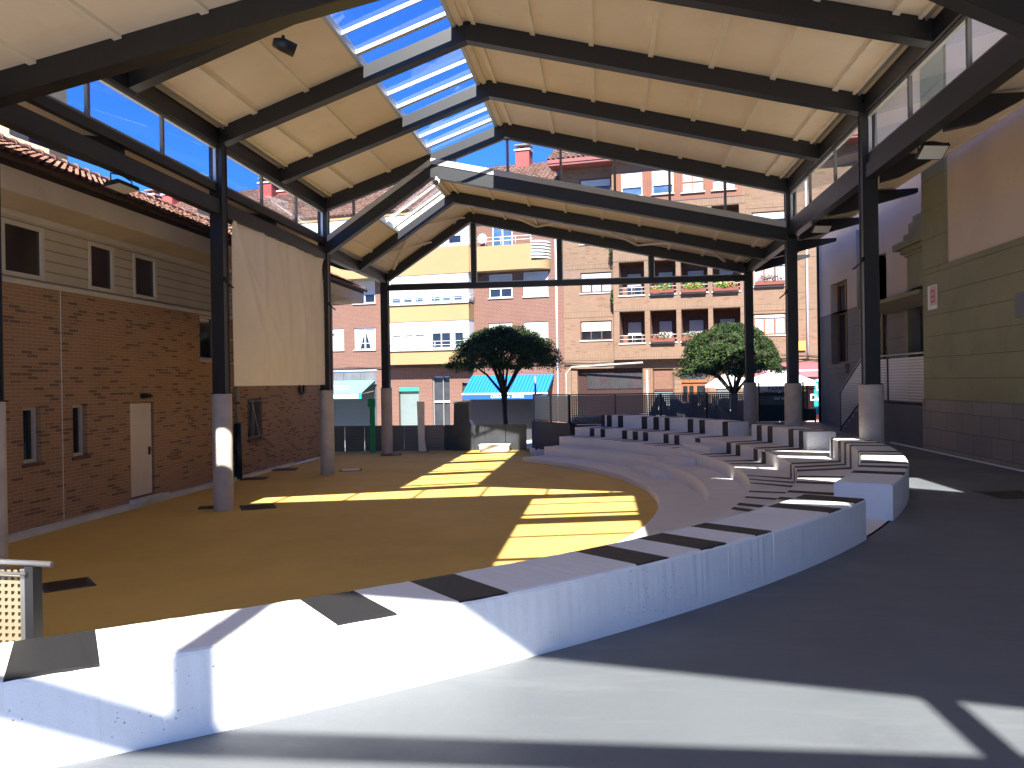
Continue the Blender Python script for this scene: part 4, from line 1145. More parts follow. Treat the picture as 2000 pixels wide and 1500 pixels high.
mb = MB(); mb.prism([(-1.22, 29.45, 0.0), (-2.82, 31.9, 0.0), (-2.62, 32.1, 0.0), (-1.0, 29.75, 0.0)], (0, 0, 1.05), 'retaining'); rel(sw, 'wall', mb)
rr = thing('stair_railing', 'cream perforated railing with steel handrail cut off at the lower left corner', 'railing', (-2.85, 3.86, 1.0))
mb = MB(); mb.box((-5.2, 3.85, 1.02), (-2.96, 3.866, 1.68), 'perf_cream'); rel(rr, 'perforated_panel', mb)
mb = MB(); mb.box((-2.952, 3.835, 1.0), (-2.925, 3.885, 1.69), 'brushed_steel'); rel(rr, 'frame', mb)
mb = MB(); mb.box((-2.92, 3.825, 0.72), (-2.875, 3.895, 1.705), 'dark_steel'); rel(rr, 'post', mb)
mb = MB(); mb.box((-5.2, 3.83, 0.72), (-5.15, 3.89, 1.78), 'dark_steel'); rel(rr, 'post', mb)
mb = MB(); mb.tube([(-5.3, 3.86, 1.80), (-2.78, 3.84, 1.715)], 0.015, 'brushed_steel', 12); mb.tube([(-5.3, 3.83, 1.752), (-2.9, 3.81, 1.672)], 0.008, 'brushed_steel', 8); rel(rr, 'handrail', mb)

for k, (x, y, a, s_, lb) in enumerate(((-7.40, 16.80, 0.5, 0.36, 'beside the near left column, by the light streak'), (-7.10, 10.10, 0.75, 0.30, 'in the left foreground beyond the cream railing'), (-7.66, 24.1, 0.3, 0.34, 'right of the middle left column'),
                             (-9.75, 21.95, 0.2, 0.34, 'at the foot of the dark pipe'), (-9.8, 24.3, 0.2, 0.36, 'against the brick wall past the barred window'), (-7.75, 29.2, 0.2, 0.38, 'beside the furthest left column'),
                             (-8.45, 16.72, 0.4, 0.22, 'just left behind the near left column'))):
    t = thing('floor_cover', 'square dark metal floor cover '+lb, 'floor cover', (x, y, 0.002), a, 'dark covers set in the yellow floor')
    mb = MB(); mb.box((-s_, -s_, 0), (s_, s_, 0.008), 'retaining'); mb.box((-s_*0.8, -s_*0.8, 0.008), (s_*0.8, s_*0.8, 0.011), 'dark_steel'); mb.build('plate', t)
t = thing('floor_cover', 'square dark metal cover set in the grey floor at the right', 'floor cover', (5.35, 11.5, 1.002), 0.1)
mb = MB(); mb.box((-0.33, -0.33, 0), (0.33, 0.33, 0.008), 'dark_steel'); mb.build('plate', t)

# ============================================================ FAR HOUSES
PH = R(10.5)
def far_root(name, label, cat='building'):
    return thing(name, label, cat, (0, 44, 0), -PH)
T0 = lambda s, d, z: (s, d, z)
def off(o):            # shift whole thing coordinates: s along the facade, d into it
    return lambda s, d, z: (s, d-o, z)

hA = far_root('apartment_building', 'red brick apartment block with yellow balcony bands behind the square')
red = [(-16.51, -15.43, 4.62, 5.9, 'closed'), (-14.75, -13.38, 4.6, 5.88, 'curtain'), (-16.46, -15.45, 7.4, 8.73, 'closed'), (-14.77, -13.36, 7.31, 8.71, 'half'),
       (-6.42, -5.06, 4.64, 5.88, 'closed'), (-4.37, -3.01, 4.64, 5.89, 'closed'), (-6.38, -5.01, 7.27, 8.59, 'half'), (-4.39, -2.97, 7.26, 8.62, 'closed'),
       (-6.15, -4.95, 9.75, 11.5, 'door'), (-16.6, -15.2, 10.1, 11.4, 'closed'), (-14.8, -13.3, 10.1, 11.4, 'closed'),
       (-19.5, -18.2, 4.6, 5.88, 'closed'), (-22.5, -21.2, 4.6, 5.88, 'half'), (-19.5, -18.2, 7.3, 8.7, 'closed'), (-22.5, -21.2, 7.3, 8.7, 'closed')]
shops = [(-16.6, -13.35, -0.9, 3.34), (-11.96, -10.70, -0.9, 2.40), (-9.85, -8.80, -0.9, 2.95), (-8.05, -3.4, -0.9, 2.6)]
mb = MB(T0)
wall_holes(mb, -34, -2.12, 3.45, 12.0, [h[:4]+(0.16,) for h in red], 0, 0.16, 'brick_red')
wall_holes(mb, -34, -2.12, -1.2, 3.45, [h+(0.30,) for h in shops], 0.0, 0.3, 'brick_red')
mb.face([(-2.12, 0, -1.2), (-2.12, 9, -1.2), (-2.12, 9, 12), (-2.12, 0, 12)], 'brick_red')
mb.face([(-34, 0, -1.2), (-34, 9, -1.2), (-34, 9, 12), (-34, 0, 12)], 'brick_red')
mb.build('wall', hA)
mb = MB(T0); mb.box((-34.4, -0.7, 11.98), (-2.13, 0.1, 12.12), 'white_render'); mb.box((-34.4, -0.75, 12.12), (-2.13, 0.1, 12.34), 'yellow_render'); mb.build('eaves', hA)
for h in red:
    st = {'closed': 'closed', 'curtain': 'curtain', 'half': 'half', 'door': 'glass'}[h[4]]
    win(hA, T0, h[0]+0.01, h[1]-0.01, h[2]+0.01, h[3]-0.01, 0.08, 'white_metal', st, 'blue_glass' if h[4] == 'door' else 'dark_glass', 1, 0.06, 0.36 if h[4] != 'half' else 0.62, rail=0.3 if h[4] == 'curtain' else 0)
# yellow bands and white galleries (project from the wall)
def gal(name, s0, s1, z0, z1, o_, mat, curve=0):
    mb = MB(T0); mb.box((s0, -o_, z0), (s1, -0.002, z1), mat)
    if curve:
        pts = [(s1, -0.002, z0)]+[(s1+curve*math.sin(t*math.pi/16), -o_*math.cos(t*math.pi/16), z0) for t in range(0, 9)]
        mb.prism(pts, (0, 0, z1-z0), mat)
    return mb.build(name, hA)
gal('balcony_band', -12.36, -7.26, 3.67, 4.42, 0.9, 'yellow_render'); gal('balcony_band', -12.36, -7.26, 6.06, 7.0, 0.9, 'yellow_render')
gal('balcony_band', -25.0, -7.2, 8.66, 10.17, 0.9, 'yellow_render'); gal('balcony_band', -7.2, -3.7, 8.70, 10.05, 0.8, 'yellow_render', 0.9)
for (z0, z1, wz) in ((4.50, 6.06, [(-11.9, -11.35), (-11.17, -10.63), (-10.52, -9.91), (-9.49, -8.35), (-8.15, -7.59)]), (7.08, 8.66, [(-11.92, -11.31), (-11.19, -10.62), (-10.5, -9.94), (-9.54, -8.92), (-8.84, -8.32), (-8.17, -7.62)])):
    mb = MB(off(0.86)); 
    hz = [(a, b, z0+0.05, z0+(0.92 if z0 < 5 else 0.36), 0.06) for a, b in wz]
    wall_holes(mb, -12.34, -7.28, z0, z1, hz, 0, 0.06, 'white_render')
    mb.face([(-7.28, 0, z0), (-7.28, 0.85, z0), (-7.28, 0.85, z1), (-7.28, 0, z1)], 'white_render'); mb.face([(-12.34, 0, z0), (-12.34, 0.85, z0), (-12.34, 0.85, z1), (-12.34, 0, z1)], 'white_render')
    mb.build('gallery', hA)
    for a, b, c, e, _ in hz: win(hA, off(0.86), a, b, c, e, 0.03, 'white_metal', 'halfcurt' if z0 < 5 and b < -9.8 else 'glass', 'dark_glass' if z0 < 5 else 'blue_glass', 1 if b-a > 0.9 else 0, 0.045, 0.04, sill=None)
    mb = MB(off(0.9)); mb.box((-12.4, -0.10, z0-0.08), (-7.22, 0.0, z0-0.005), 'stone_sill'); mb.build('ledge', hA)
    mb = MB(off(1.02))
    for zz in (z0+0.22, z0+0.42): mb.tube([(-12.3, 0, zz), (-7.2, 0, zz)], 0.016, 'white_metal', 6)
    for k in range(6): mb.tube([(-12.3+k*1.02, 0, z0-0.05), (-12.3+k*1.02, 0, z0+0.42)], 0.014, 'white_metal', 6)
    mb.tube([(-7.2, 0, z0+0.42), (-7.2, 0.9, z0+0.42)], 0.016, 'white_metal', 6); mb.tube([(-7.2, 0, z0+0.22), (-7.2, 0.9, z0+0.22)], 0.016, 'white_metal', 6)
    mb.build('balcony_rail', hA)
mb = MB(off(0.8)); wall_holes(mb, -24.9, -7.25, 10.18, 11.98, [(-10.4, -9.7, 10.35, 10.75), (-9.4, -8.7, 10.35, 10.75), (-8.4, -7.7, 10.35, 10.75)], 0, 0.06, 'white_render', 'dark_glass'); mb.face([(-7.25, 0, 10.18), (-7.25, 0.8, 10.18), (-7.25, 0.8, 11.98), (-7.25, 0, 11.98)], 'white_render'); mb.build('gallery', hA)
mb = MB(off(0.78))
for zz in (10.30, 10.50): mb.tube([(-7.2, 0, zz), (-3.6, 0, zz)], 0.02, 'white_metal', 6)
for k in range(5): mb.tube([(-7.1+k*0.85, 0, 10.03), (-7.1+k*0.85, 0, 10.5)], 0.016, 'white_metal', 6)
mb.build('balcony_rail', hA)
mb = MB(T0)
for k in range(6):
    zz = 9.25+k*0.17
    mb.prism([(-3.65+0.86*math.sin(t*math.pi/12), -0.93*math.cos(t*math.pi/12), zz) for t in range(0, 7)]+[(-3.65+0.70*math.sin(t*math.pi/12), -0.78*math.cos(t*math.pi/12), zz) for t in range(6, -1, -1)], (0, 0.0, 0.09), 'white_metal')
mb.build('louvre', hA)
mb = MB(off(0.5)); N = 16
for a, b, dd0, dd1 in ((0.0, 0.14, 0.10, 0.07), (0.14, 0.26, 0.07, 0.02)):
    for k in range(N):
        t0, t1 = 2*math.pi*k/N, 2*math.pi*(k+1)/N
        mb.face([(-6.55+a*math.cos(t0), dd0, 10.55+a*math.sin(t0)), (-6.55+b*math.cos(t0), dd1, 10.55+b*math.sin(t0)), (-6.55+b*math.cos(t1), dd1, 10.55+b*math.sin(t1)), (-6.55+a*math.cos(t1), dd0, 10.55+a*math.sin(t1))], 'white_plastic')
mb.tube([(-6.55, 0.1, 10.55), (-6.4, 0.3, 10.1)], 0.02, 'light_steel', 6)
mb.build('satellite_dish', hA)
mb = MB(T0); mb.tube([(-2.49, -0.08, -0.5), (-2.49, -0.08, 12.1)], 0.055, 'white_metal', 8); mb.build('downpipe', hA)
mb = MB(T0)
for k, zo in enumerate((3.50, 3.56)):
    pts = [(-24+i*0.8, -0.06-0.02*k, zo+0.025*math.sin(i*1.7+k)) for i in range(28)]; mb.tube(pts, 0.02, 'black_thing', 5)
mb.build('cable', hA)
mb = MB(T0); sv = Vector((0, 5.9, 3.6))
tile_roof(mb, (-34.5, -0.85, 12.34), (1, 0, 0), sv, 32.6, sv.length, 0.27, 0.40, 'tiles_far'); mb.build('roof', hA)
mb = MB(T0); mb.prism([(-34.5, 5.05, 15.94), (-34.5, 11, 12.3), (-34.5, 5.05, 12.3)], (32.4, 0, 0), 'tiles_far'); mb.build('roof_back', hA)
for (s, d, z0, z1, wd, nm) in ((-6.0, 4.4, 14.2, 16.6, 0.85, 'chimney'), (-23.06, 3.0, 13.0, 15.75, 0.95, 'chimney'), (-21.9, 3.4, 13.0, 15.2, 1.15, 'chimney'), (-32.0, 3.0, 13.0, 15.7, 0.75, 'chimney'), (-30.6, 3.0, 13.0, 15.6, 0.78, 'chimney')):
    mb = MB(T0); mb.box((s, d, z0), (s+wd, d+0.8, z1), 'red_render'); mb.box((s-0.08, d-0.08, z1), (s+wd+0.08, d+0.88, z1+0.10), 'stone_sill')
    for k in (0.15, wd-0.27): mb.box((s+k, d+0.1, z1+0.1), (s+k+0.12, d+0.7, z1+0.32), 'red_render')
    mb.box((s-0.05, d-0.05, z1+0.32), (s+wd+0.05, d+0.85, z1+0.40), 'grey_steel')
    mb.build(nm, hA)
for (s, v_) in ((-13.5, 2.3), (-18.0, 2.6)):    # roof windows
    mb = MB(T0); c = Vector((s, -0.85, 12.34))+Vector((0, 5.9, 3.6)).normalized()*v_
    u = Vector((1, 0, 0)); vv = Vector((0, 5.9, 3.6)).normalized(); n_ = u.cross(vv)
    mb.prism([c+n_*0.05, c+u*0.9+n_*0.05, c+u*0.9+vv*1.2+n_*0.05, c+vv*1.2+n_*0.05], n_*0.14, 'grey_steel'); mb.face([c+u*0.08+vv*0.08+n_*0.195, c+u*0.82+vv*0.08+n_*0.195, c+u*0.82+vv*1.12+n_*0.195, c+u*0.08+vv*1.12+n_*0.195], 'blue_glass'); mb.build('roof_window', hA)
# shop fronts of the red block
for (a, b, c, e), mt in zip(shops, ('roller_teal', 'roller_green', 'shop_dark', 'roller_grey')):
    mb = MB(T0); mb.box((a+0.02, 0.2, c), (b-0.02, 0.26, e-(0.75 if mt == 'roller_teal' else 0.02)), mt)
    if mt == 'roller_teal': 
        for k in range(3): mb.box((a+0.02+k*(b-a)/3, 0.05, e-0.74), (a+(k+1)*(b-a)/3, 0.12, e-0.03), 'shop_panel')
    if mt == 'roller_green': mb.box((a+0.02, 0.02, e-0.24), (b-0.02, 0.19, e-0.02), 'green_post')
    if mt == 'shop_dark': mb.box((a, 0.1, c), (a+0.08, 0.19, e), 'grey_steel'); mb.box((a, 0.1, 1.5), (b, 0.19, 1.58), 'pale_board'); mb.box((a+0.6, 0.1, c), (a+0.66, 0.19, e), 'grey_steel')
    mb.build('shop_front', hA)
mb = MB(T0); mb.box((-16.7, -0.03, 3.36), (-13.3, 0.0, 3.44), 'stone_sill'); mb.build('lintel', hA)

# awnings
aw = far_root('shop_awning', 'pale green shop awning with teal lettered valance at the left', 'awning')
mb = MB(T0); mb.prism([(-16.6, -0.02, 2.82), (-16.6, -1.7, 2.12), (-16.6, -1.7, 2.09), (-16.6, -0.02, 2.79)], (3.15, 0, 0), 'green_awning'); mb.build('canvas', aw)
mb = MB(T0); mb.box((-16.6, -1.72, 1.78), (-13.45, -1.69, 2.08), 'teal'); mb.box((-15.35, -1.735, 1.80), (-13.65, -1.722, 2.06), 'white_plastic'); mb.build('valance', aw)
text('lettering', 'PARQUETERIA', 0.155, 'teal', aw, (-14.5, -1.742, 1.995), (R(90), 0, 0)); text('lettering', 'NATURAL', 0.13, 'teal', aw, (-14.5, -1.742, 1.865), (R(90), 0, 0))
tilt = math.atan2(0.7, 1.68)
text('lettering', 'Zapatería', 0.30, 'white_plastic', aw, (-15.2, -0.82, 2.50), (tilt, 0, 0)); text('lettering', 'arreglos y calzado', 0.15, 'white_plastic', aw, (-15.1, -1.20, 2.34), (tilt, 0, 0))
mb = MB(T0); mb.beam((-13.5, -0.02, 2.2), (-13.5, -1.65, 2.05), 0.03, 0.04, 'light_steel'); mb.build('arm', aw)

aw = far_root('shop_awning', 'bright blue striped awning with white front edge behind the left round tree', 'awning')
mb = MB(T0); a0, a1 = -7.45, -2.7
n_ = 25
for k in range(n_):
    x0 = a0+(a1-a0)*k/n_; x1 = a0+(a1-a0)*(k+1)/n_; c = 'blue_dark' if k % 2 else 'blue_awning'
    xm = x0+(x1-x0)*0.72
    for q0, q1, cc in ((x0, xm, 'blue_awning'), (xm, x1, 'blue_dark')):
        mb.prism([(q0, -0.02, 2.98), (q0, -1.55, 2.02), (q0, -1.55, 1.99), (q0, -0.02, 2.95)], (q1-q0, 0, 0), cc)
mb.build('canvas', aw)
mb = MB(T0); mb.box((a0-0.03, -1.62, 1.93), (a1+0.03, -1.54, 2.02), 'white_metal'); mb.build('front_bar', aw)
mb = MB(T0); mb.box((a0, -1.60, 1.68), (a1, -1.585, 1.93), 'blue_dark'); mb.build('valance', aw)
text('lettering', 'CERRAJERIA  IBAÑEZ', 0.2, 'white_plastic', aw, (-4.9, -1.607, 1.81), (R(90), 0, 0))

# tan brick block
hB = far_root('apartment_building', 'tan brick apartment block with square loggias, wood clad top windows and brown garage door')
flat_w = [(-1.21, 0.50, 4.77, 5.80, 'half', .5), (-1.17, 0.54, 7.31, 8.40, 'halfcurt', .4), (-1.17, 0.54, 9.95, 11.0, 'half', .5), (-1.14, 0.56, 12.60, 13.42, 'half', .45)]
right_w = [(7.74, 9.30, 4.77, 5.85, 'halfcurt', .12), (7.72, 9.38, 7.25, 8.40, 'halfcurt', .05), (7.72, 9.38, 9.9, 11.0, 'half', .3), (7.72, 9.38, 12.5, 13.5, 'closed', 1)]
gr = [(-1.42, 2.10, -0.3, 3.25), (2.62, 3.70, 0.55, 3.17), (4.03, 5.42, 0.2, 3.1), (5.9, 6.5, 1.2, 2.3), (8.2, 12.5, 0.3, 3.0)]
mb = MB(T0)
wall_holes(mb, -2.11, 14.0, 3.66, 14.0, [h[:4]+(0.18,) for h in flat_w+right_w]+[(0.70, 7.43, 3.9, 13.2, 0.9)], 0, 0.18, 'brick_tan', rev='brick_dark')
wall_holes(mb, -2.11, 14.0, -1.2, 3.66, [h+(0.35,) for h in gr], 0.0, 0.3, 'brick_tan')
mb.face([(14, 0, -1.2), (14, 9, -1.2), (14, 9, 14), (14, 0, 14)], 'brick_tan'); mb.face([(-2.11, 0.0, 12), (-2.11, 9, 12), (-2.11, 9, 14), (-2.11, 0, 14)], 'brick_tan')
mb.build('wall', hB)
lg = []
for z0, z1 in ((4.55, 6.19), (7.05, 8.78), (9.62, 11.38)):
    for a, b in ((0.99, 2.32), (2.59, 3.94), (4.18, 5.54), (5.77, 7.12)): lg.append((a, b, z0, z1))
mb = MB(off(0.5))
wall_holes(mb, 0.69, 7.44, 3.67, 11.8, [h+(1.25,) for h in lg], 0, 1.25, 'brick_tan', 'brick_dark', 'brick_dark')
wall_holes(mb, 0.69, 7.44, 13.5, 14.0, [], 0, 0, 'brick_tan')
for x in (0.69, 7.44): mb.face([(x, 0, 3.67), (x, 0.5, 3.67), (x, 0.5, 14), (x, 0, 14)], 'brick_tan')
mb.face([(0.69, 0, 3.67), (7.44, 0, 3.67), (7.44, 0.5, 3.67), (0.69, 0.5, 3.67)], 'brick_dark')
mb.build('projecting_wall', hB)
for z in (3.675, 6.22, 8.82, 11.42):
    mb = MB(off(0.5)); mb.box((0.70, -0.018, z), (7.43, -0.001, z+0.34), 'brick_tan_soldier'); mb.build('brick_course', hB)
for z in (6.0, 8.6, 11.2, 3.7):
    for x0, x1 in ((-2.10, 0.68), (7.46, 13.9)):
        mb = MB(T0); mb.box((x0, -0.018, z), (x1, -0.001, z+0.34), 'brick_tan_soldier'); mb.build('brick_course', hB)
mb = MB(off(0.5)); tw = [(1.2, 2.29, 12.20, 13.42), (2.8, 3.89, 12.20, 13.42), (4.31, 5.43, 12.16, 13.35), (5.82, 6.98, 12.16, 13.3)]
wall_holes(mb, 0.80, 7.28, 11.8, 13.5, [h+(0.1,) for h in tw], -0.03, 0.1, 'wood_clad'); mb.box((0.69, -0.02, 11.8), (0.80, 0.1, 13.5), 'brick_tan'); mb.box((7.28, -0.02, 11.8), (7.44, 0.1, 13.5), 'brick_tan'); mb.build('wood_cladding', hB)
for i, h in enumerate(tw): win(hB, off(0.5), *h, 0.02, 'wood_orange' if i > 1 else 'white_metal', 'half' if i < 2 else 'halfcurt', 'blue_glass', 1 if i > 1 else 0, 0.05, 0.62 if i < 2 else 0.02, rail=0.45 if i > 1 else 0)
for h in flat_w+right_w:
    win(hB, T0, *h[:4], 0.10, 'wood_orange' if h[0] > 7 else 'wood_brown', h[4], 'dark_glass', 2, 0.06, h[5])
for i, (a, b, c, e) in enumerate(lg):
    rr_ = random.Random(i*5+1)
    x0 = a+0.22+0.1*rr_.random(); x1 = b-0.22-0.1*rr_.random()
    win(hB, off(0.5), x0, x1, c+0.02, e-0.45, 1.18, 'wood_brown', 'half', 'dark_glass', 1, 0.05, (0.62, 0.95, 0.75, 0.9)[i % 4] if i < 4 else 0.35+0.3*rr_.random(), sill=None)
    mb = MB(off(0.5)); mb.box((a-0.04, -0.06, c-0.08), (b+0.04, 0.10, c-0.003), 'stone_sill'); mb.build('sill', hB)
    mb = MB(off(0.5))
    for zz in (c+0.18, c+0.38): mb.tube([(a+0.01, 0.06, zz), (b-0.01, 0.06, zz)], 0.018, 'white_metal', 6)
    mb.tube([((a+b)/2, 0.06, c), ((a+b)/2, 0.06, c+0.38)], 0.012, 'white_metal', 6)
    mb.build('balcony_rail', hB)
# ground floor: garage, window, wooden door, kiosk box
mb = MB(T0); a, b, c, e = gr[0]; mb.box((a+0.02, 0.28, c), (b-0.02, 0.33, e), 'garage_slats')
mb.box((a+0.5, 0.24, 2.15), (b-0.05, 0.275, 3.0), 'shop_dark')
for k in range(26): mb.box((a+0.5+k*0.115, 0.215, 2.15), (a+0.53+k*0.115, 0.238, 3.0), 'garage_brown')
mb.build('garage_door', hB)
mb = MB(T0); a, b, c, e = gr[1]; mb.box((a, 0.2, c), (b, 0.3, e), 'shop_panel'); mb.box((a+0.05, 0.12, 2.1), (b-0.05, 0.19, e-0.05), 'brick_dark'); mb.box((a+0.05, 0.12, c), (b-0.05, 0.19, 1.95), 'roller_green')
mb.box((a, 0.10, c), (a+0.06, 0.2, e), 'wood_brown'); mb.box((b-0.06, 0.10, c), (b, 0.2, e), 'wood_brown'); mb.box((a+0.06, 0.10, 2.0), (b-0.06, 0.2, 2.08), 'wood_brown'); mb.build('window', hB)
mb = MB(T0); a, b, c, e = gr[2]; mb.box((a+0.02, 0.2, c), (b-0.02, 0.26, e), 'wood_orange')
for x in (a+0.14, a+0.45, a+0.85): mb.box((x, 0.175, 1.35), (x+0.22 if x < a+0.8 else x+0.42, 0.198, 2.25), 'dark_glass')
mb.box((a, 0.12, 2.42), (b, 0.2, 2.55), 'wood_orange'); mb.box((a+0.1, 0.18, 2.6), (b-0.1, 0.198, e-0.05), 'shop_dark'); mb.build('door', hB)
mb = MB(T0); a, b, c, e = gr[3]; mb.box((a+0.01, -0.03, c), (b-0.01, 0.1, e-0.2), 'shop_panel'); mb.box((a-0.05, -0.10, e-0.2), (b+0.05, 0.1, e-0.1), 'stone_sill'); mb.build('window', hB)
mb = MB(T0); a, b, c, e = gr[4]; mb.box((a, 0.3, c), (b, 0.34, e), 'shop_dark'); mb.box((9.5, 0.12, 1.9), (10.2, 0.28, 2.3), 'sign_yellow'); mb.box((10.3, 0.1, 0.4), (10.8, 0.28, 2.6), 'maroon'); mb.build('shop_front', hB)
mb = MB(T0)
for x in (-2.1, 2.16, 3.76, 5.5):
    mb = MB(T0); mb.box((x, -0.12, -0.6), (x+0.36, -0.002, 3.2), 'brick_tan'); mb.build('pilaster', hB)
mb = MB(T0); mb.tube([(10.32, -0.08, 3.6), (10.32, -0.08, 14.0)], 0.055, 'white_metal', 8); mb.build('downpipe', hB)
mb = MB(T0); mb.tube([(2.35, -0.20, 0.0), (2.35, -0.20, 3.1)], 0.05, 'white_metal', 8); mb.build('downpipe', hB)
mb = MB(T0); mb.tube([(-2.0, -0.1, 0.0), (-2.0, -0.12, 3.0), (-1.7, -0.14, 3.35), (2.2, -0.62, 3.5)], 0.05, 'pipe_grey', 8); mb.build('downpipe', hB)
mb = MB(T0); mb.box((9.85, -0.14, 3.95), (10.2, -0.01, 4.4), 'sign_yellow'); mb.build('meter_box', hB)
mb = MB(T0)
for k in range(5):
    mb.tube([(7.5+i*0.45, -0.10-0.03*k, 3.45+0.07*k+0.06*math.sin(i*0.9+k*1.3)) for i in range(12)], 0.018, 'black_thing', 5)
for k in range(2): mb.tube([(-2.1+i*0.4, -0.14, 3.50+0.05*k+0.03*math.sin(i+k)) for i in range(8)], 0.022, 'black_thing', 5)
mb.build('cable', hB)
mb = MB(T0); sv = Vector((0, 6.2, 3.4))
mb.box((-2.6, -1.15, 14.0), (14.2, 0.0, 14.12), 'maroon'); mb.box((-2.6, -1.2, 14.12), (14.2, -1.05, 14.30), 'maroon'); mb.build('eaves', hB)
mb = MB(T0); tile_roof(mb, (-2.7, -1.2, 14.30), (1, 0, 0), sv, 16.9, sv.length, 0.27, 0.40, 'tiles_far'); mb.build('roof', hB)
mb = MB(T0); mb.prism([(-2.7, 5.0, 17.7), (-2.7, 11.5, 14.2), (-2.7, -1.0, 14.2)], (0.05, 0, 0), 'white_render'); mb.build('gable', hB)

# flower boxes, plants and hanging baskets on the loggias
def leafcloud(mb, c, rx, ry, rz, n, s, mat, seed=0):
    r = random.Random(seed)
    for _ in range(n):
        u = Vector((r.gauss(0, 1), r.gauss(0, 1), r.gauss(0, 1))).normalized()*(r.random()**0.45)
        p = Vector(c)+Vector((u.x*rx, u.y*ry, u.z*rz))
        a = Vector((r.gauss(0, 1), r.gauss(0, 1), r.gauss(0, 1))).normalized(); b = a.orthogonal().normalized()*s*(0.6+0.8*r.random()); c2 = a.cross(b).normalized()*s*(0.4+0.4*r.random())
        mb.face([p-b, p-c2, p+b, p+c2], mat)
fb = [(4.2, 5.5, 7.08, 'flower box overflowing with red and white flowers, third loggia of the upper row'), (5.8, 7.1, 7.08, 'leafy brown flower box on the fourth loggia of the upper row'),
      (2.62, 3.9, 7.12, 'pale potted plants on the second loggia of the upper row'), (4.2, 5.5, 4.60, 'trailing dry plants on the third loggia of the lower row'),
      (2.62, 3.9, 4.60, 'small flower pots on the second loggia of the lower row'), (5.8, 7.1, 4.62, 'green plants on the fourth loggia of the lower row'), (7.8, 9.3, 7.33, 'row of small potted flowers on the right window ledge')]
for i, (a, b, z, lb) in enumerate(fb):
    t = thing('flower_box', lb, 'flower box', (0, 44, 0), -PH, 'flower boxes on the tan block')
    mb = MB(off(0.72 if a < 7.5 else 0.2)); mb.box((a+0.03, -0.06, z-0.05), (b-0.03, 0.12, z+0.14), 'terracotta'); mb.build('trough', t)
    mb = MB(off(0.72 if a < 7.5 else 0.2)); mb.keep = True; leafcloud(mb, ((a+b)/2, 0.0, z+0.25), (b-a)*0.46, 0.16, 0.22, 420 if i < 2 else 200, 0.05, 'leaves_bright' if i in (0, 1, 2, 5) else 'leaves', i)
    if i == 3: leafcloud(mb, ((a+b)/2, -0.05, z-0.1), (b-a)*0.4, 0.12, 0.25, 200, 0.05, 'leaves', 50)
    mb.build('foliage', t)
    mb = MB(off(0.72 if a < 7.5 else 0.2)); mb.keep = True; leafcloud(mb, ((a+b)/2, -0.06, z+0.30), (b-a)*0.45, 0.12, 0.16, 70 if i in (0, 1, 6) else 18, 0.035, 'flower_red', 90+i); mb.build('blossom', t)
t = far_root('hanging_plant', 'dark hanging plant high on the tan block corner', 'plant')
mb = MB(off(0.2)); mb.keep = True; leafcloud(mb, (0.60, -0.2, 9.3), 0.16, 0.14, 0.42, 160, 0.06, 'leaves', 33); mb.build('foliage', t)
mb = MB(off(0.2)); mb.tube([(0.60, -0.1, 9.7), (0.60, 0.19, 9.8)], 0.015, 'black_thing', 5); mb.build('hook', t)
t = far_root('hanging_plant', 'dark trailing plant lower down on the tan block corner', 'plant')
mb = MB(off(0.2)); mb.keep = True; leafcloud(mb, (0.62, -0.2, 6.9), 0.12, 0.12, 0.5, 160, 0.06, 'leaves', 34); mb.build('foliage', t)
mb = MB(off(0.2)); mb.tube([(0.62, -0.1, 7.35), (0.62, 0.19, 7.4)], 0.015, 'black_thing', 5); mb.build('hook', t)

# restaurant awning, parasols, signs, letters
aw = far_root('restaurant_awning', 'dusty red awning over the restaurant at the far right', 'awning')
mb = MB(T0); mb.prism([(7.5, -0.02, 3.35), (7.5, -1.6, 2.95), (7.5, -1.6, 2.92), (7.5, -0.02, 3.31)], (5.0, 0, 0), 'red_awning'); mb.build('canvas', aw)
mb = MB(T0); mb.box((7.5, -1.62, 2.62), (12.5, -1.595, 2.92), 'red_awning'); mb.box((7.5, -1.64, 2.90), (12.5, -1.59, 2.97), 'white_metal'); mb.build('valance', aw)
def parasol(x, y, z, r, h, label):
    t = thing('parasol', label, 'parasol', (x, y, z), 0, 'white parasols of the terrace')
    mb = MB(); top = mb.pts([(0, 0, h+0.62)]); mid = mb.pts([(r*0.45*sx, r*0.45*sy, h+0.38) for sx, sy in ((1, 0), (.7, .7), (0, 1), (-.7, .7), (-1, 0), (-.7, -.7), (0, -1), (.7, -.7))])
    rim = mb.pts([(r*sx, r*sy, h+0.0) for sx, sy in ((1, 0), (.72, .72), (0, 1), (-.72, .72), (-1, 0), (-.72, -.72), (0, -1), (.72, -.72))])
    low = mb.pts([(r*sx, r*sy, h-0.14) for sx, sy in ((1, 0), (.72, .72), (0, 1), (-.72, .72), (-1, 0), (-.72, -.72), (0, -1), (.72, -.72))])
    for j in range(8):
        k = (j+1) % 8; mb.idx([(top, mid+j, mid+k)], 'white_plastic'); mb.idx([(mid+j, rim+j, rim+k, mid+k), (rim+j, low+j, low+k, rim+k)], 'white_plastic')
    mb.keep = True; mb.build('cover', t)
    mb = MB(); mb.tube([(0, 0, 0), (0, 0, h+0.6)], 0.03, 'white_metal', 8)
    for j in range(8): mb.tube([(0, 0, h-0.1), (r*0.8*math.cos(j*math.pi/4), r*0.8*math.sin(j*math.pi/4), h+0.10)], 0.012, 'white_metal', 5)
    mb.box((-0.25, -0.25, 0), (0.25, 0.25, 0.06), 'grey_steel'); mb.build('pole', t)
parasol(8.33, 40.2, 0.30, 1.85, 2.07, 'widest white parasol, between the two far right columns')
parasol(10.95, 41.3, 0.30, 1.2, 2.1, 'white parasol at the right edge of the terrace by the green board')
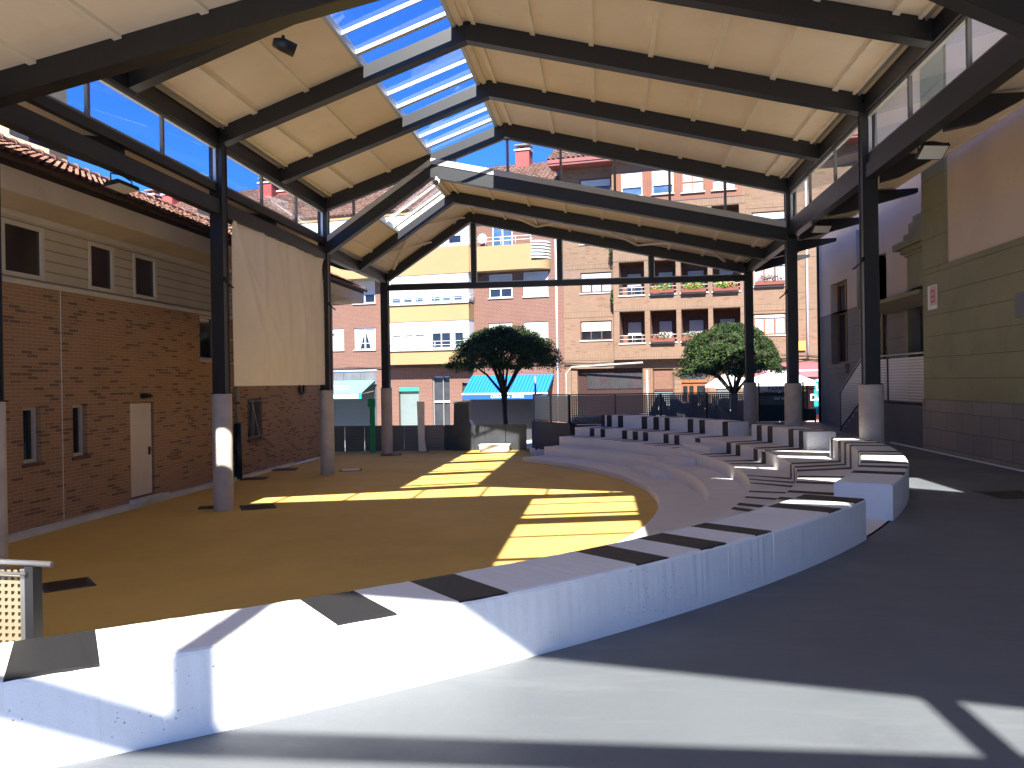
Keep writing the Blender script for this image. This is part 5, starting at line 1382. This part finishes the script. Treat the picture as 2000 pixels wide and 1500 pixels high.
parasol(6.15, 40.9, 0.30, 1.2, 2.0, 'white parasol half hidden behind the right round tree')
t = thing('terrace_screen', 'dark printed windbreak with white top band on the terrace behind the far right columns', 'screen', (6.4, 30.6, 1.0))
mb = MB(); mb.box((-0.75, -0.01, 0.02), (0.75, 0.01, 1.06), 'tarp_dark'); mb.box((-0.75, -0.013, 0.62), (0.75, -0.0105, 0.95), 'shop_panel'); mb.build('sheet', t)
mb = MB(); mb.box((-0.77, -0.012, 1.10), (0.77, 0.012, 1.30), 'white_plastic'); mb.build('top_band', t)
mb = MB()
for x in (-0.78, 0.78): mb.box((x-0.025, -0.025, 0), (x+0.025, 0.025, 1.45), 'dark_steel')
mb.box((-0.76, -0.015, 1.36), (0.76, 0.015, 1.39), 'light_steel'); mb.build('frame', t)
text('lettering', 'PARRILLA', 0.22, 'shop_panel', t, (0.0, -0.016, 1.19), (R(90), 0, 0), bold=True); text('lettering', 'del sella', 0.17, 'white_plastic', t, (0.02, -0.018, 0.86), (R(90), 0, 0))
t = thing('terrace_screen', 'darker windbreak with glass upper half beside the shaded building', 'screen', (7.35, 30.9, 1.0))
mb = MB(); mb.box((-0.14, -0.01, 0.02), (0.34, 0.01, 0.45), 'tarp_dark'); mb.build('sheet', t)
mb = MB(); mb.box((-0.14, -0.01, 0.46), (0.34, 0.01, 1.15), 'clear_glass'); mb.build('pane', t)
mb = MB(); mb.box((-0.17, -0.025, 0), (-0.145, 0.025, 1.2), 'dark_steel'); mb.box((-0.145, -0.02, 1.16), (0.34, 0.02, 1.2), 'dark_steel'); mb.build('frame', t)
t = thing('menu_board', 'green board with white capital letters beside the terrace', 'sign', (9.93, 39.0, 0.3))
mb = MB(); mb.box((-0.30, -0.02, 0.6), (0.55, 0.02, 2.1), 'teal'); mb.build('board', t)
mb = MB(); mb.box((-0.28, -0.05, 0), (-0.22, 0.03, 0.62), 'dark_steel'); mb.box((0.45, -0.05, 0), (0.5, 0.03, 0.62), 'dark_steel'); mb.build('leg', t)
text('lettering', 'LA', 0.42, 'white_plastic', t, (0.02, -0.03, 1.82), (R(90), 0, 0), bold=True); text('lettering', 'DAMA', 0.42, 'white_plastic', t, (0.12, -0.03, 1.36), (R(90), 0, 0), bold=True)
for ch, x, y, s_, lb in (('A', 2.42, 36.0, 1.35, 'first'), ('N', 3.42, 36.0, 1.35, 'second'), ('A', 4.34, 36.0, 1.1, 'third'), ('N', 5.2, 36.0, 1.2, 'fourth')):
    t = thing('giant_letter', 'large dark blue letter %s standing on the plaza, %s from the left behind the railing' % (ch, lb), 'letter', (x, y, 0.15), 0, 'giant letters on the plaza')
    mb = MB(); mb.box((-0.42, -0.2, -0.35), (0.42, 0.2, 0.55), 'letter_blue'); mb.build('base', t)
    text('letter_shape', ch, s_*1.25, 'letter_blue', t, (0, 0, 0.55+s_*0.42), (R(90), 0, 0), 0.12, True)
# things by the far edge of the yellow floor
t = thing('marker_post', 'bright green flat post at the far edge of the yellow floor', 'post', (-8.72, 30.2, 0))
mb = MB(); mb.box((-0.095, -0.03, 0.0), (0.095, 0.03, 1.72), 'green_post'); mb.build('plank', t)
mb = MB(); mb.box((-0.17, -0.035, 1.72), (0.12, 0.035, 2.05), 'green_post'); mb.build('head', t)
t = thing('standing_board', 'tall pale grey board standing at the far edge of the yellow floor', 'board', (-6.85, 30.3, 0))
mb = MB(); mb.prism([(-0.13, 0, 0.02), (0.17, 0, 0.02), (0.10, 0, 0.5), (0.12, 0, 1.9), (-0.17, 0, 1.92), (-0.14, 0, 0.6)], (0, 0.04, 0), 'pale_board'); mb.build('panel', t)
mb = MB(); mb.box((-0.2, 0.045, 0.0), (0.2, 0.30, 0.02), 'retaining'); mb.beam((0, 0.28, 0.02), (0, 0.045, 1.0), 0.03, 0.03, 'retaining'); mb.build('foot', t)
t = thing('low_box', 'low white box beside the small tree trunk at the end of the yellow floor', 'box', (-4.1, 30.55, 0))
mb = MB(); mb.box((-0.55, -0.25, -0.1), (0.55, 0.25, 0.22), 'pale_board'); mb.build('body', t); mb = MB(); mb.box((-0.58, -0.28, 0.222), (0.58, 0.28, 0.26), 'pale_board'); mb.build('lid', t)
t = thing('litter_bin', 'dark upright bin in front of the grey roller shutter', 'bin', (-5.35, 31.2, -0.1))
mb = MB(); mb.prism([(-0.42, -0.3, 0), (0.40, -0.3, 0), (0.36, -0.3, 1.0), (0.22, -0.3, 1.25), (0.22, -0.3, 1.9), (-0.36, -0.3, 1.9)], (0, 0.6, 0), 'shop_dark'); mb.build('body', t); mb = MB(); mb.box((-0.40, -0.34, 1.902), (0.26, 0.34, 1.98), 'shop_panel'); mb.build('lid', t)
t = thing('grey_hoarding', 'grey ribbed sheet hoarding closing the far edge of the yellow floor', 'hoarding', (-7, 31.0, -0.2))
mb = MB()
for k in range(10): mb.box((-3.85+k*0.79, 0.01*(k % 2), 0.0), (-3.08+k*0.79, 0.03+0.01*(k % 2), 1.18), 'hoard_teal' if k < 3 else ('hoard_grey' if k < 6 else 'shop_dark'))
mb.build('sheet', t)
for k in range(6):
    mb = MB(); mb.box((-3.85+k*1.57, 0.045, 0.0), (-3.80+k*1.57, 0.09, 1.14), 'dark_steel'); mb.build('post', t)

# ============================================================ TREES
def tree(x, y, z, label, rx, ze, zt, depth, arch, ztr, seed, lean=0.0):
    """umbrella crown: ze edge height, zt top, depth of the leafy shell, arch of its hollow underside"""
    r = random.Random(seed); t = thing('round_tree', label, 'tree', (x, y, z), 0, 'clipped round trees in front of the houses')
    rz = zt-ze
    lob = [(r.uniform(0, 6.28), r.uniform(0.04, 0.10), r.choice((3, 4, 5, 7))) for _ in range(3)]
    def rad(a): return rx*(1+sum(w_*math.sin(k*a+p) for p, w_, k in lob)*0.6)
    def dome(px, py):
        q = min(1.0, math.hypot(px, py)/rad(math.atan2(py, px)))
        return ze+rz*(1-q**2.3)**0.62+0.05*math.sin(px*5+seed)*math.cos(py*4)
    def hollow(px, py):
        q = min(1.0, math.hypot(px, py)/rx)
        return ze-0.25+arch*(1-q**2)
    mb = MB()
    fork = Vector((lean, 0, ztr))
    mb.tube([(0, 0, 0), (0.03, 0.01, ztr*0.35), (lean*0.5-0.02, 0.01, ztr*0.7), fork], [0.15, 0.11, 0.095, 0.14], 'bark', 12)
    nb = 12
    for i in range(nb):
        a = 2*math.pi*i/nb+r.uniform(-0.22, 0.22); k = r.uniform(0.45, 0.9)
        ex, ey = math.cos(a)*rx*k, math.sin(a)*rx*k
        end = Vector((ex, ey, hollow(ex, ey)+0.25))
        p1 = Vector((fork.x+(end.x-fork.x)*0.42, fork.y+(end.y-fork.y)*0.42, fork.z+(end.z-fork.z)*0.55))
        p2 = Vector((fork.x+(end.x-fork.x)*0.75, fork.y+(end.y-fork.y)*0.75, fork.z+(end.z-fork.z)*0.85+r.uniform(-.05, .08)))
        mb.tube([fork-Vector((0, 0, 0.08)), p1, p2, end], [0.07, 0.045, 0.032, 0.018], 'bark', 7)
        for j in range(8):
            s = p1.lerp(end, r.uniform(0.0, 0.9)); a2 = a+r.uniform(-0.7, 0.7); kk = r.uniform(0.3, 0.97)
            e = Vector((math.cos(a2)*rx*kk, math.sin(a2)*rx*kk, 0)); e.z = dome(e.x, e.y)-r.uniform(0.1, 0.4)
            md = s.lerp(e, 0.5)+Vector((r.uniform(-.1, .1), r.uniform(-.1, .1), r.uniform(-.1, .05)))
            mb.tube([s, md, e], [0.022, 0.015, 0.007], 'bark', 5)
            for q in range(4):
                s3 = md.lerp(e, r.random()); e3 = s3+Vector((r.gauss(0, .28), r.gauss(0, .28), r.uniform(0.0, .35)))
                mb.tube([s3, e3], [0.009, 0.004], 'bark', 4)
    mb.build('trunk', t)
    mb = MB(); mb.keep = True
    for _ in range(460):
        a = r.uniform(0, 2*math.pi); k = r.random()**0.5*1.0
        cx, cy = math.cos(a)*k*rad(a), math.sin(a)*k*rad(a)
        top = dome(cx, cy)
        cz = top-0.06-(r.random()**1.8)*depth
        cz = max(cz, hollow(cx, cy)+r.uniform(-0.05, 0.25))
        cz = min(cz, top-0.03)
        sp = r.uniform(0.09, 0.17)
        for _ in range(80):
            p = Vector((cx+r.gauss(0, sp), cy+r.gauss(0, sp), cz+r.gauss(0, sp*0.6)))
            if r.random() < 0.93:
                lim = dome(p.x, p.y)+0.05
                if p.z > lim: p.z = lim-r.random()*0.08
            s = r.uniform(0.035, 0.07)
            nrm = (Vector((p.x/rx, p.y/rx, 0.8))+Vector((r.gauss(0, .6), r.gauss(0, .6), r.gauss(0, .6)))).normalized()
            a1 = nrm.orthogonal().normalized(); a1 = (Matrix.Rotation(r.uniform(0, 6.28), 3, nrm) @ a1); b1 = nrm.cross(a1)
            mb.face([p-a1*s, p-b1*s*0.42+nrm*0.01, p+a1*s, p+b1*s*0.42+nrm*0.01], 'leaves')
    mb.build('crown', t)
    return t
tree(-4.20, 35.0, -0.85, 'clipped round tree with dark crown in front of the blue awning', 2.30, 4.25, 5.85, 0.75, 0.75, 2.95, 11, -0.06)
tree(5.45, 35.5, 0.25, 'clipped round tree with dark crown in front of the wooden door, right of the loggias', 2.08, 2.75, 4.68, 1.15, 0.75, 1.75, 23, 0.04)
t = thing('street_lamp', 'thin grey lamp post in front of the blue awning', 'street lamp', (-3.2, 38.5, -0.75))
mb = MB(); mb.tube([(0, 0, 0), (0, 0, 3.6)], 0.05, 'grey_steel', 8); mb.build('pole', t)
mb = MB(); mb.prism([(0, -0.05, 2.6), (0.34, -0.05, 2.75), (0.34, -0.05, 2.80), (0, -0.05, 2.75)], (0, 0.1, 0), 'grey_steel'); mb.build('head', t)
# cars glimpsed through the railing
def car(x, y, z, rz, mat, label):
    t = thing('parked_car', label, 'car', (x, y, z), rz, 'cars parked behind the railing')
    mb = MB(); pr = [(-2.05, 0.3), (-2.1, 0.62), (-1.75, 0.82), (-0.95, 0.92), (-0.45, 1.36), (0.95, 1.42), (1.65, 1.0), (2.05, 0.92), (2.12, 0.5), (2.0, 0.28)]
    mb.prism([(a, -0.82, b) for a, b in pr], (0, 1.64, 0), mat); mb.build('body', t)
    for s_ in (-0.825, 0.822):
        mb = MB(); mb.prism([(-0.80, s_, 0.95), (-0.38, s_, 1.30), (0.90, s_, 1.34), (1.45, s_, 0.98)], (0, 0.004, 0), 'dark_glass'); mb.build('side_window', t)
    for sx in (-1.3, 1.3):
        for sy in (-0.84, 0.70):
            mb = MB(); mb.tube([(sx, sy, 0.30), (sx, sy+0.14, 0.30)], 0.30, 'black_thing', 16); mb.tube([(sx, sy-0.005, 0.30), (sx, sy+0.145, 0.30)], 0.17, 'light_steel', 12); mb.build('wheel', t)
paint('car_blue', (0.14, 0.22, 0.32), 0.25, var=0.03, bstr=0); paint('car_grey', (0.25, 0.26, 0.27), 0.25, var=0.03, bstr=0)
car(-0.9, 37.2, -0.38, 0.1, 'car_blue', 'pale blue car glimpsed through the left end of the railing'); car(3.1, 39.0, 0.10, 0.05, 'car_grey', 'grey car glimpsed through the railing behind the giant letters')
